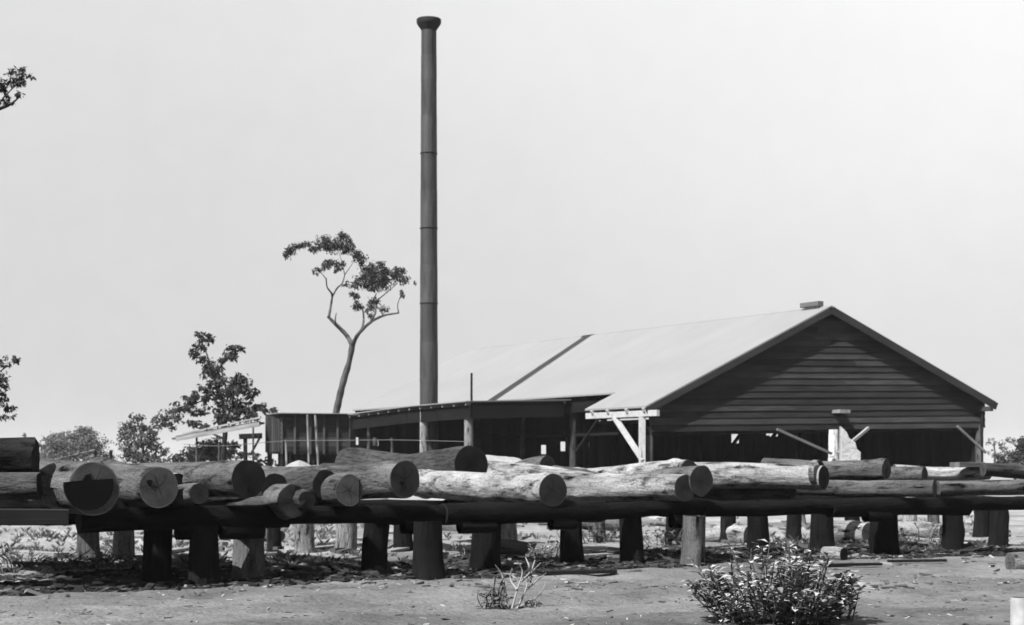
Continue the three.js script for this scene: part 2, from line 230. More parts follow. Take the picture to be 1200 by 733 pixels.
// ------------------------------------------------------------------ sawmill building
{
  const A = V(-Math.sin(31.7 * Math.PI / 180), 0, -Math.cos(31.7 * Math.PI / 180)), B = V(Math.cos(22 * Math.PI / 180), 0, -Math.sin(22 * Math.PI / 180)), N = V(Math.sin(22 * Math.PI / 180), 0, Math.cos(22 * Math.PI / 180));
  const RIDGE = 8.05, TL = -8.48, TR = 8.26, LEN = 29, EAVE = -7.05, CAN = 4.2;
  const roofY = (t) => t < 0 ? RIDGE + t * (RIDGE - 3.82) / 8.48 : RIDGE - t * (RIDGE - 4.23) / 8.26;
  const W = (s, t, y) => V(13.07, 0, -66).addScaledVector(A, s).addScaledVector(B, t).setY(y);
  const R = (s, t, up = 0) => W(s, t, roofY(t) + up);
  const mill = thing('sawmill_shed', 'large open sawmill shed with iron roof and dark boarded gable', 'sawmill', W(8, 0, 0));
  // a sheet of roofing over the plan polygon, with thickness
  const sheet = (pts, up, th, uvs) => {
    const top = pts.map(([s, t]) => R(s, t, up)), bot = pts.map(([s, t]) => R(s, t, up - th)), P = [], U = [];
    const tri = (a, b, c, ua, ub, uc) => { for (const v of [a, b, c]) P.push(v.x, v.y, v.z); U.push(...ua, ...ub, ...uc); };
    const k = pts.length;
    for (let i = 1; i + 1 < k; i++) { tri(top[0], top[i], top[i + 1], pts[0], pts[i], pts[i + 1]); tri(bot[0], bot[i + 1], bot[i], pts[0], pts[i + 1], pts[i]); }
    for (let i = 0; i < k; i++) { const j = (i + 1) % k; tri(top[i], bot[i], top[j], [0, 0], [0, .1], [1, 0]); tri(bot[i], bot[j], top[j], [0, .1], [1, .1], [1, 0]); }
    const g = new THREE.BufferGeometry(); g.setAttribute('position', new THREE.Float32BufferAttribute(P, 3)); g.setAttribute('uv', new THREE.Float32BufferAttribute(U, 2)); g.computeVertexNormals(); return g;
  };
  part(mill, 'roof', sheet([[0, 0], [0, TL], [CAN, TL], [CAN, EAVE], [LEN, EAVE], [LEN, 0]], 0.07, 0.07), M.roof);
  part(mill, 'roof', sheet([[0, 0.02], [LEN, 0.02], [LEN, TR], [0, TR]], 0.07, 0.07), M.roof);
  part(mill, 'ridge_cap', beam(R(-0.05, 0, 0.0), R(LEN, 0, 0.0), 0.3, 0.03), M.roof);
  part(mill, 'ridge_block', beam(R(0.5, -0.12, 0.24), R(1.6, -0.12, 0.24), 0.3, 0.2), M.midWood);
  // barge boards along the two rakes of the gable
  const rake = (t0, t1, s, dn, h) => beam(R(s, t0, -dn), R(s, t1, -dn), 0.05, h);
  part(mill, 'barge_board', rake(-0.02, TL, -0.03, 0.13, 0.26), M.barge); part(mill, 'barge_board', rake(0.02, TR, -0.03, 0.14, 0.3), M.barge);
  part(mill, 'barge_board', rake(0, TR, LEN, 0.12, 0.24), M.barge);
  // purlins carrying the overhang, seen under the rake
  for (const t of [-6.6, -4.9, -3.2, -1.6, 1.6, 3.2, 4.9, 6.6]) part(mill, 'purlin', beam(R(-0.01, t, -0.09), R(LEN - 0.05, t, -0.09), 0.1, 0.14), M.darkFrame);
  // gable boards: each lapped over the one below
  const wallS = 0.37, low = (t) => 3.04 + 0.019 * t, LFT = -8.1, RGT = 8.0;
  const nB = 19, pitch = (RIDGE - 3.04) / nB, r = rng(5);
  for (let k = 0; k < nB; k++) {
    const edge = (h) => { // extents along the gable at height h above the bottom line
      const lim = (sgn, end) => { let t = end; for (let i = 0; i < 40; i++) { if (low(t) + h < roofY(t) - 0.03) break; t -= sgn * 0.25; } let a = t, b = t + sgn * 0.25; for (let i = 0; i < 12; i++) { const m = (a + b) / 2; if (low(m) + h < roofY(m) - 0.03) a = m; else b = m; } return Math.abs(a) > Math.abs(end) ? end : a; };
      return [lim(-1, LFT), lim(1, RGT)];
    };
    const h0 = k * pitch, h1 = Math.min(h0 + pitch + 0.03, RIDGE - 3.04 - 0.03), [a0, b0] = edge(h0), [a1, b1] = edge(h1);
    if (b1 - a1 < 0.1) continue;
    const out0 = 0.05 + 0.012 * r(), out1 = 0.012, sag = () => (r() - 0.5) * 0.03;
    const cuts = [0, 0.28 + 0.4 * r(), 1];
    for (let c = 0; c + 1 < cuts.length; c++) {
      const P = [], U = [], t0 = lerp(a0, b0, cuts[c]) + (c ? 0.004 : 0), t1 = lerp(a0, b0, cuts[c + 1]), t2 = lerp(a1, b1, cuts[c]) + (c ? 0.004 : 0), t3 = lerp(a1, b1, cuts[c + 1]), s0 = sag(), s1 = sag();
      const p = (t, h, out) => W(wallS, t, low(t) + h).addScaledVector(N, out);
      const v = [p(t0, h0 + s0, out0), p(t1, h0 + s1, out0), p(t3, h1, out1), p(t2, h1, out1), p(t0, h0 + s0, out0 - 0.03), p(t1, h0 + s1, out0 - 0.03), p(t3, h1, out1 - 0.03), p(t2, h1, out1 - 0.03)];
      const ou = r() * 5, uvA = [[h0, t0], [h0, t1], [h1, t3], [h1, t2]].map(([h, t]) => [h + ou, t + ou]);
      for (const f of [[0, 1, 2, 3], [4, 7, 6, 5], [0, 4, 5, 1], [3, 2, 6, 7], [0, 3, 7, 4], [1, 5, 6, 2]]) for (const i of [0, 1, 2, 0, 2, 3]) { const w = v[f[i]]; P.push(w.x, w.y, w.z); U.push(...uvA[f[i] % 4]); }
      const g = new THREE.BufferGeometry(); g.setAttribute('position', new THREE.Float32BufferAttribute(P, 3)); g.setAttribute('uv', new THREE.Float32BufferAttribute(U, 2)); g.computeVertexNormals();
      part(mill, 'weatherboard', g, M.boards[Math.floor(r() * 5)]);
    }
  }
  // the beam that carries the gable, and its posts and braces
  part(mill, 'tie_beam', beam(W(wallS + 0.12, LFT, low(LFT) - 0.0), W(wallS + 0.12, RGT, low(RGT) - 0.0), 0.16, 0.26), M.darkFrame);
  const pole = (p, q, a, b, m, nm, sd) => part(mill, nm, round(p, q, a, b, { seed: sd, seg: 12, along: 8, rough: 0.06, bend: 0.015, blotch: 0.4 }).bark, m);
  pole(W(wallS + 0.15, -7.95, -0.1), W(wallS + 0.15, -7.95, 3.1), 0.14, 0.13, M.log.mid, 'post', 71);
  pole(W(wallS - 0.1, 7.75, -0.1), W(wallS + 0.1, 7.75, 3.3), 0.17, 0.15, M.log.mid, 'post', 73);
  const mp = at(978, 545, 65.2); mp.y = 0;                     // stout stripped post under the middle
  pole(mp.clone().setY(-0.1), mp.clone().setY(3.02), 0.3, 0.2, M.postWhite, 'post', 74);
  part(mill, 'brace', beam(at(975, 532, 64.8), at(911, 503.5, 63.6), 0.09, 0.1), M.midWood);
  part(mill, 'brace', beam(at(982, 532, 64.9), at(1018, 502, 66.2), 0.11, 0.12), M.paleWood);
  part(mill, 'brace', beam(at(1156, 531, 68.3), at(1122, 500, 68.0), 0.09, 0.1), M.midWood);
  // short platform of timber standing out of the gable
  { const p = W(wallS, 0.55, 3.78), q = p.clone().addScaledVector(N, 0.62); part(mill, 'hoist_beam', beam(p, q, 0.5, 0.14), M.paleWood); }
  // right-hand wall of upright slabs, and the far end wall
  const slab = (p, q, w, d, dir, mat, nm) => { const g = beam(p, q, 0.04, w); return part(mill, nm, g, mat); };
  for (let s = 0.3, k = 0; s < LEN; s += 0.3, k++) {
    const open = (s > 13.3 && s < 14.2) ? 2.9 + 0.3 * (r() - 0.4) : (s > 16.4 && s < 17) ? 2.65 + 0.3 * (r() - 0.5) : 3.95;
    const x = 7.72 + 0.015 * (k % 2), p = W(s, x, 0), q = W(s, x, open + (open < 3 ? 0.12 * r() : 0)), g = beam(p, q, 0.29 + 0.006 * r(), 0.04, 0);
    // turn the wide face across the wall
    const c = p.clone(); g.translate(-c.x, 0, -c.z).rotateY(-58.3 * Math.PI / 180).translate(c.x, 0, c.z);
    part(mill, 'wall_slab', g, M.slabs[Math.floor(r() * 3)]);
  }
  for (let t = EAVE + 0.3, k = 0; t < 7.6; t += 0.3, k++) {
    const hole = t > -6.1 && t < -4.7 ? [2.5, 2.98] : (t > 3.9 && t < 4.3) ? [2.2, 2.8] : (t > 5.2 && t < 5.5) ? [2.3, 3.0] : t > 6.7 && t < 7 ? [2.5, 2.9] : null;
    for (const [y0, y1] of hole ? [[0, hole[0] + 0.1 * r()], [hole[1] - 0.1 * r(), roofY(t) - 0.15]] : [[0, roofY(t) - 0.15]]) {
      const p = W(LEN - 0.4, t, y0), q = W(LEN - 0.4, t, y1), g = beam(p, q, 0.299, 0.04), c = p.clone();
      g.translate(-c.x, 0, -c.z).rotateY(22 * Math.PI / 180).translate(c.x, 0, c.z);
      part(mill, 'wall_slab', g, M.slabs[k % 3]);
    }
  }
  for (const s of [13.2, 15.9]) part(mill, 'brace', beam(W(s, 7.6, 3.3), W(s + 1.6, 7.6, 1.9), 0.12, 0.16), M.darkFrame);
  for (const [s, t0, h] of [[9, 1.5, 1.5], [12, -1, 1.3], [17, 3, 1.8], [15, -4, 1.2]]) for (let k = 0; k < 5; k++) part(mill, 'stacked_plank', beam(W(s, t0 + 0.25 * (k % 2), 0.25 + k * h / 5), W(s + 0.4, t0 + 2.6 + 0.3 * (k % 3), 0.27 + k * h / 5), 0.5, 0.12), M.frame);
  part(mill, 'wall_plate', beam(W(-0.35, 7.7, 3.98), W(LEN, 7.7, 4.02), 0.18, 0.2), M.frame);
  // eave of the long side: fascia batten, rafters with their ends showing, plate and posts
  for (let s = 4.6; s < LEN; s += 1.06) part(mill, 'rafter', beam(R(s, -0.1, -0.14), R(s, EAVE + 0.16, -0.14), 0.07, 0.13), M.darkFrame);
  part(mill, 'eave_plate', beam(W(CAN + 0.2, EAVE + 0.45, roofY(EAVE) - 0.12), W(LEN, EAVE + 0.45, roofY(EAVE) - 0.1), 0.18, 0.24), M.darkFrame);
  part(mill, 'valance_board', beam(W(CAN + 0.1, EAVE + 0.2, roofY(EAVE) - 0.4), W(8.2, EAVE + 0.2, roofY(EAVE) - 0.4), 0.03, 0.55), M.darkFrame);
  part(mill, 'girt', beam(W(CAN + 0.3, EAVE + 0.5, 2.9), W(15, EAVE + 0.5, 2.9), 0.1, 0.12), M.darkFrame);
  // lean-to over the boiler: nearly flat roof running out from the eave, its far end sagging
  const OUT = V(-0.85, 0, 0.526), S0 = 7.7, S1 = 18.9, REACH = 5.2;
  const outY = (s) => s < 12.6 ? lerp(4.26, 4.21, (s - S0) / 4.9) : lerp(4.21, 3.99, Math.pow((s - 12.6) / 6.9, 1.1));
  const L = (s, f, dy = 0) => { const p = W(s, EAVE, 0).addScaledVector(OUT, REACH * f); p.y = lerp(Math.min(roofY(EAVE) - 0.1, outY(s) + 0.2), outY(s), f) + dy; return p; };
  { const P = [], U = [], n = 12, q = (a, b, c, d) => { for (const v of [a, b, c, a, c, d]) { P.push(v.x, v.y, v.z); U.push(v.x, v.z); } };
    for (let i = 0; i < n; i++) { const a = lerp(S0, S1, i / n), b = lerp(S0, S1, (i + 1) / n); q(L(a, -0.02), L(b, -0.02), L(b, 1), L(a, 1)); q(L(a, -0.02, -0.04), L(a, 1, -0.04), L(b, 1, -0.04), L(b, -0.02, -0.04)); q(L(a, 1), L(b, 1), L(b, 1, -0.04), L(a, 1, -0.04)); }
    q(L(S0, -0.02), L(S0, 1), L(S0, 1, -0.04), L(S0, -0.02, -0.04)); q(L(S1, -0.02), L(S1, 1), L(S1, 1, -0.04), L(S1, -0.02, -0.04));
    const g = new THREE.BufferGeometry(); g.setAttribute('position', new THREE.Float32BufferAttribute(P, 3)); g.setAttribute('uv', new THREE.Float32BufferAttribute(U, 2)); g.computeVertexNormals(); part(mill, 'lean_to_roof', g, M.roof); }
  for (let s = S0 + 0.15; s < S1; s += 1.0) part(mill, 'rafter', beam(L(s, 0.02, -0.12), L(s, 0.985, -0.12), 0.08, 0.13), M.paleWood);
  for (let s = S0; s < S1 - 0.1; s += 2.8) part(mill, 'valance_board', beam(L(s + 0.01, 0.955, -0.47), L(s + 2.79, 0.955, -0.47), 0.03, 0.56), M.darkFrame);
  part(mill, 'valance_board', beam(L(S0 + 0.06, 0.05, -0.42), L(S0 + 0.06, 0.94, -0.42), 0.03, 0.66), M.darkFrame);
  for (let f = 0.03, k = 0; f < 1; f += 0.0577, k++) { const top = L(S1, f).y - 0.1, hole = f > 0.7 && f < 0.93 ? [2.48, 2.9] : null;
    for (const [y0, y1] of hole ? [[0, hole[0] + 0.1 * hash3(k, 1, 1)], [hole[1], top]] : [[0, top]]) { const p = L(S1 - 0.1, f).setY(y0), q = p.clone().setY(y1), g = beam(p, q, 0.298, 0.04); g.translate(-p.x, 0, -p.z).rotateY(Math.atan2(0.526, 0.85) + Math.PI).translate(p.x, 0, p.z); part(mill, 'wall_slab', g, M.slabs[k % 3]); } }
  const outS = (u) => { let a = 0, b = 40; for (let i = 0; i < 40; i++) { const m = (a + b) / 2, p = L(m, 0.92); if (600 + F * p.x / -p.z > u) a = m; else b = m; } return a; };
  const eaveS = (u) => { let a = 0, b = 40; for (let i = 0; i < 40; i++) { const m = (a + b) / 2, p = W(m, EAVE + 0.45, 0); if (600 + F * p.x / -p.z > u) a = m; else b = m; } return a; };
  [[549, 0.2, 'pale'], [497, 0.21, 'pale'], [432, 0.08, 'mid']].forEach(([u, rr, m], i) => { const s = outS(u), p = L(s, 0.92); pole(p.clone().setY(-0.1), p.clone().setY(p.y - 0.18), rr, rr * 0.9, M.log[m], 'post', 90 + i); });
  [[672, 0.17, 'dark'], [612, 0.14, 'dark'], [560, 0.14, 'dark'], [500, 0.14, 'dark'], [440, 0.14, 'dark']].forEach(([u, rr, m], i) => { const s = eaveS(u); pole(W(s, EAVE + 0.45, -0.1), W(s, EAVE + 0.45, roofY(EAVE) - 0.2), rr, rr * 0.9, M.log[m], 'post', 94 + i); });
  { const s = eaveS(672); part(mill, 'brace', beam(W(s, EAVE + 0.45, 2.0), W(s - 2.6, EAVE + 0.45, 4.1), 0.1, 0.12), M.darkFrame); part(mill, 'brace', beam(W(s + 0.1, EAVE + 0.5, 2.2), W(s + 2.0, EAVE + 0.5, 4.1), 0.1, 0.12), M.darkFrame); }
  for (const [s, t] of [[6, -3], [6, 3], [13, -3], [13, 3], [20, -3], [20, 3]]) pole(W(s, t, -0.1), W(s, t, roofY(t) - 0.1), 0.14, 0.12, M.log.black, 'post', 120 + s + t);
  // canopy beside the gable: lit plate, rafter ends, post and brace
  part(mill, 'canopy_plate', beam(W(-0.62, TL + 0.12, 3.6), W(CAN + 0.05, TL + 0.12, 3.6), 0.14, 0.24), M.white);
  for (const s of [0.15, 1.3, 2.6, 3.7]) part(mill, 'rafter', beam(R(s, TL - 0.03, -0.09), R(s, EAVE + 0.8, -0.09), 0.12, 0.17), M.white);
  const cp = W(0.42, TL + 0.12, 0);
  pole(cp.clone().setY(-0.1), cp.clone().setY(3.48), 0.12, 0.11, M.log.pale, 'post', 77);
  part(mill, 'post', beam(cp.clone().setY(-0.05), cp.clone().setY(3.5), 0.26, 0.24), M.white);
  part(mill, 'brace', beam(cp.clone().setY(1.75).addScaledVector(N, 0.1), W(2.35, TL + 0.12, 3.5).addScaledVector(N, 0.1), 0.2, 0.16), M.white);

  // chimney stack through the eave
  const zc = 72.4, base = V((502.5 - 600) / F * zc, 0, -zc), PX = zc / F, topY = EYE + 522 * PX;
  const st = thing('chimney_stack', 'tall iron chimney stack with thin bands and a flared dark crown', 'chimney', base);
  const tube = (y0, y1, r0, r1, mat, nm) => { const g = new THREE.CylinderGeometry(r1, r0, y1 - y0, 36, 1, true); const uv = g.attributes.uv; for (let i = 0; i < uv.count; i++) uv.setXY(i, uv.getX(i) * 2, (y0 + uv.getY(i) * (y1 - y0)) / 4); g.translate(base.x, (y0 + y1) / 2, base.z); return part(st, nm, g, mat); };
  const rad = (y) => lerp(10.75, 8.85, clamp((y - 4) / (topY - 4))) * PX, vY = (v) => EYE + (HOR - v) * PX;
  const joints = [0, vY(448), vY(402), vY(356), vY(312), vY(268), vY(224), vY(180), vY(137), vY(95), vY(66), vY(37)];
  const sm = [0.07, 0.085, 0.064, 0.078].map((c) => std(c, { map: T.rust, roughness: 0.5, metalness: 0.2 }));
  for (let i = 0; i + 1 < joints.length; i++) tube(joints[i], joints[i + 1] + 0.02, rad(joints[i]) + 0.006 * (i % 2), rad(joints[i + 1]) + 0.006 * (i % 2), sm[(i * 3) % 4], 'shaft_section');
  for (const v of [180, 268, 356]) { const y = vY(v), g = new THREE.TorusGeometry(rad(y) + 0.012, 0.022, 6, 36).rotateX(Math.PI / 2).translate(base.x, y, base.z); part(st, 'band', g, M.stackTop); }
  { const q = PX / 0.0417, pr = [[0.37, 36.5], [0.385, 35], [0.56, 29], [0.6, 27], [0.605, 23.5], [0.58, 22.5], [0.53, 22.8], [0.4, 32], [0.34, 38]].map(([a, v]) => new THREE.Vector2(a * q, vY(v)));
    part(st, 'crown', new THREE.LatheGeometry(pr, 40).translate(base.x, 0, base.z), M.stackTop); }

  // thin iron rod on the eave
  { const p = L(outS(550), 0.9, -0.02); solo('vent_rod', 'thin dark rod standing up from the lean-to roof beside the chimney', 'rod', round(p, p.clone().setY(p.y + 1.2), 0.05, 0.045, { seed: 4, seg: 8, along: 3, rough: 0.02 }).bark, M.log.black); }
}

// ------------------------------------------------------------------ elevated board bin and its chute
{
  const z0 = 79.5, B = V(Math.cos(22 * Math.PI / 180), 0, -Math.sin(22 * Math.PI / 180)), A = V(-Math.sin(31.7 * Math.PI / 180), 0, -Math.cos(31.7 * Math.PI / 180));
  const c = at(328, 530, z0), top = EYE + 59 * z0 / F, bot = EYE + 15.5 * z0 / F, Wd = 3.6, D = 1.9, r = rng(12);
  const P = (b, a, y) => c.clone().addScaledVector(B, b).addScaledVector(A, a).setY(y);
  const bin = thing('board_bin', 'raised dark timber bin of upright boards left of the mill', 'bin', P(Wd / 2, D / 2, 0));
  const turn = (g, p, ang) => g.translate(-p.x, 0, -p.z).rotateY(ang).translate(p.x, 0, p.z);
  for (let a = 0.13; a < D; a += 0.26) { const p = P(0, a, bot - 0.1 * r()), q = P(0, a, top); part(bin, 'side_board', turn(beam(p, q, 0.22, 0.04), p, -58.3 * Math.PI / 180), M.binBoards[Math.floor(r() * 3)]); }
  for (let y = bot + 0.12; y < top; y += 0.24) part(bin, 'front_board', beam(P(0.03, 0, y), P(Wd, 0, y), 0.04, 0.235), M.binBoards[Math.floor(r() * 3)]);
  for (let y = bot + 0.12; y < top; y += 0.24) part(bin, 'back_board', beam(P(0.03, D, y), P(Wd, D, y), 0.04, 0.22), M.slabs[1]);
  for (const b of [0.06, 0.72, 1.5, 2.2, 2.9, 3.55]) part(bin, 'batten', beam(P(b, -0.07, bot - 0.12), P(b, -0.07, top), 0.11, 0.08), M.frame);
  for (const [b, a] of [[0.2, 0.15], [3.4, 0.15], [0.2, D - 0.15], [3.4, D - 0.15], [1.8, 0.15]]) part(bin, 'leg', round(P(b, a, -0.1), P(b, a, bot), 0.13, 0.12, { seed: 31 + a, seg: 10, along: 4 }).bark, M.log.black);
  for (let a = 0.13; a < D; a += 0.26) { const p = P(Wd - 0.03, a, bot), q = P(Wd - 0.03, a, top); part(bin, 'side_board', turn(beam(p, q, 0.25, 0.04), p, -58.3 * Math.PI / 180), M.slabs[1]); }
  for (let b = 0.35; b < Wd - 0.1; b += 0.3) { const p = P(b, 0.75, 0), q = P(b, 0.75, bot + 0.05); part(bin, 'added_dark_board', turn(beam(p, q, 0.29, 0.04), p, 22 * Math.PI / 180), M.slabs[2]); }  // dark boards added to close the bright gap below the bin
  part(bin, 'floor', beam(P(-0.05, D / 2, bot - 0.06), P(Wd + 0.05, D / 2, bot - 0.06), D, 0.1), M.darkFrame);
  part(bin, 'roof', beam(P(-0.1, D / 2 - 0.1, top + 0.05), P(Wd + 0.3, D / 2 - 0.1, top + 0.07), D + 0.5, 0.035), M.roof);
  // chute of boards running down to the left
  const zc = 80.5, ch = thing('timber_chute', 'sloping timber chute on posts running down left from the bin', 'chute', at(255, 545, zc).setY(0));
  part(ch, 'bed', beam(at(306, 496, zc), at(205, 514.5, zc + 1.5), 0.7, 0.09), M.midWood);
  part(ch, 'side_board', beam(at(304, 497.5, zc - 0.45), at(206, 515, zc + 1.05), 0.05, 0.2), M.paleWood);
  part(ch, 'side_board', beam(at(305, 496, zc + 0.5), at(206, 513.5, zc + 1.9), 0.05, 0.2), M.midWood);
  part(ch, 'rail', beam(at(306, 489.5, zc + 0.3), at(214, 509, zc + 1.6), 0.07, 0.09), M.paleWood);
  for (const [u, v0, v1] of [[294, 491.8, 498], [281, 494.6, 500], [268, 497, 503], [255, 500, 505], [242, 503, 508]]) part(ch, 'rail_post', beam(at(u, v0, zc + 0.5), at(u, v1, zc + 0.6), 0.06, 0.06), M.darkFrame);
  part(ch, 'cross_beam', beam(at(281, 512, zc), at(306, 511, zc - 0.2), 0.3, 0.26), M.darkFrame);
  const leg = (u, v, z, rr, m) => part(ch, 'leg', round(at(u, 550, z).setY(-0.1), at(u, v, z), rr, rr * 0.9, { seed: u, seg: 10, along: 5 }).bark, m);
  leg(287.5, 513, zc, 0.11, M.log.black); leg(230, 507, zc + 1, 0.06, M.log.mid); leg(296, 500, zc - 0.3, 0.05, M.log.mid);
  part(ch, 'brace', beam(at(293, 534, zc), at(305, 512, zc), 0.08, 0.1), M.darkFrame);
}

// ------------------------------------------------------------------ leaning poles, stakes and the wire
{
  const g = 'thin stakes of the wire fence';
  const stick = (name, label, cat, u0, v1, u1, z, rr, mat, group) => solo(name, label, cat, round(onGround(u0, z).setY(-0.1), at(u1, v1, z), rr, rr * 0.85, { seed: u0, seg: 9, along: 6, bend: 0.01 }).bark, mat, group);
  stick('long_pole', 'pale upright pole leaning on the bin front, left of two', 'pole', 362.5, 486, 360.5, 73, 0.055, M.log.pale);
  stick('long_pole', 'pale slanting pole leaning on the bin front, right of two', 'pole', 376, 486.5, 369, 73, 0.06, M.log.pale);
  stick('fence_stake', 'short pale stake in front of the board bin', 'stake', 336.5, 515.5, 335, 70, 0.055, M.log.pale, g);
  stick('fence_stake', 'thin stake under the chute, right of its leg', 'stake', 255, 520, 256.5, 72, 0.06, M.log.mid, g);
  stick('fence_stake', 'thin dark stake in the open bay right of the bin', 'stake', 461, 513, 459, 68, 0.06, M.log.mid, g);
  stick('fence_stake', 'short leaning dark stake beyond the half-black log', 'stake', 114, 526, 111, 60, 0.05, M.log.black, g);
  stick('fence_stake', 'short thick dark stake between the two trees at the far left', 'stake', 130, 528, 129.5, 60, 0.07, M.log.black, g);
  const pts = [[215, 521, 73], [256, 523, 72], [336, 517, 69.9], [400, 516.5, 69], [460, 516, 67.9], [549, 518, 66]].map((a) => at(...a));
  solo('fence_wire', 'thin sagging wire strung from stake to stake before the bin', 'wire', new THREE.TubeGeometry(new THREE.CatmullRomCurve3(pts), 40, 0.013, 5), M.wire);
  solo('lying_pole', 'long pale pole slanting up behind the half-black log', 'pole', round(at(56, 542, 42), at(109, 527, 46), 0.022, 0.028, { seed: 8, seg: 8, along: 6 }).bark, M.log.pale);
}

// ------------------------------------------------------------------ sawdust heaps
function mound(label, u, z, rx, rz, h, mat, seed, name = 'sawdust_heap') {
  const c = onGround(u, z), P = [], U = [], I = [], n = 40, m = 72;
  for (let i = 0; i <= n; i++) for (let j = 0; j <= m; j++) {
    const f = i / n, a = j / m * Math.PI * 2, x = Math.cos(a) * f, y = Math.sin(a) * f, w = 1 + 0.14 * (fbm(Math.cos(a) * 1.5 + seed * 9, Math.sin(a) * 1.5, seed, 3) - 0.5);
    const k = Math.pow(1 - f * f, 1.15) * (1 + 0.6 * (fbm(x * 1.7 + seed * 3 + 40, y * 1.7 + 40, seed, 3) - 0.5)) + 0.1 * (fbm(x * 5 + seed * 4, y * 5, seed, 4) - 0.5) * (1 - f * f);
    P.push(c.x + x * rx * w, c.y - 0.12 + (h + 0.12) * k, c.z + y * rz * w); U.push(x * rx, y * rz);
    if (i && j) { const p = (i - 1) * (m + 1) + j - 1; I.push(p, p + 1, p + m + 1, p + 1, p + m + 2, p + m + 1); }
  }
  const g = new THREE.BufferGeometry(); g.setAttribute('position', new THREE.Float32BufferAttribute(P, 3)); g.setAttribute('uv', new THREE.Float32BufferAttribute(U, 2)); g.setIndex(I); g.computeVertexNormals();
  return solo(name, label, 'heap', g, mat);
}
mound('white sawdust heap in front of the board bin', 350, 60, 2.3, 1.4, 1.52, M.dust, 1);
mound('rounded pale sawdust heap right of the leaning poles', 412, 56, 1.6, 1.3, 1.8, M.dust, 2);
mound('wide pale sawdust heap under the eave left of the chimney post', 495, 63, 4.2, 1.7, 1.98, M.dust, 3);
mound('white sawdust heap right of the dark upper log end', 588, 55, 3.0, 1.4, 1.8, M.dust, 4);
mound('low pale sawdust heap beneath the eave behind the thin stakes', 440, 70, 2.8, 1.5, 1.85, M.dust, 5);
mound('small pale heap at the foot of the chute brace', 300, 74, 1.5, 0.9, 1.6, M.dustMid, 6);

{ const c = at(985, 545, 64.6), k = 64.6 / F, pts = [[1, 43], [0, -58], [22, -58], [22, 14], [18, 17], [16, 25], [9, 30], [6, 37]].map(([x, y]) => new THREE.Vector2(x * k, EYE + (y - 0) * k)), g = new THREE.ExtrudeGeometry(new THREE.Shape(pts), { depth: 0.3, bevelEnabled: true, bevelSize: 0.05, bevelThickness: 0.05, bevelSegments: 2 }); g.translate(c.x, 0, c.z - 0.2);
  solo('ragged_slab', 'pale ragged slab standing against the stout white post under the gable', 'slab', g, std(0.4, { map: T.dust, bumpMap: T.dust, bumpScale: 0.08 })); }

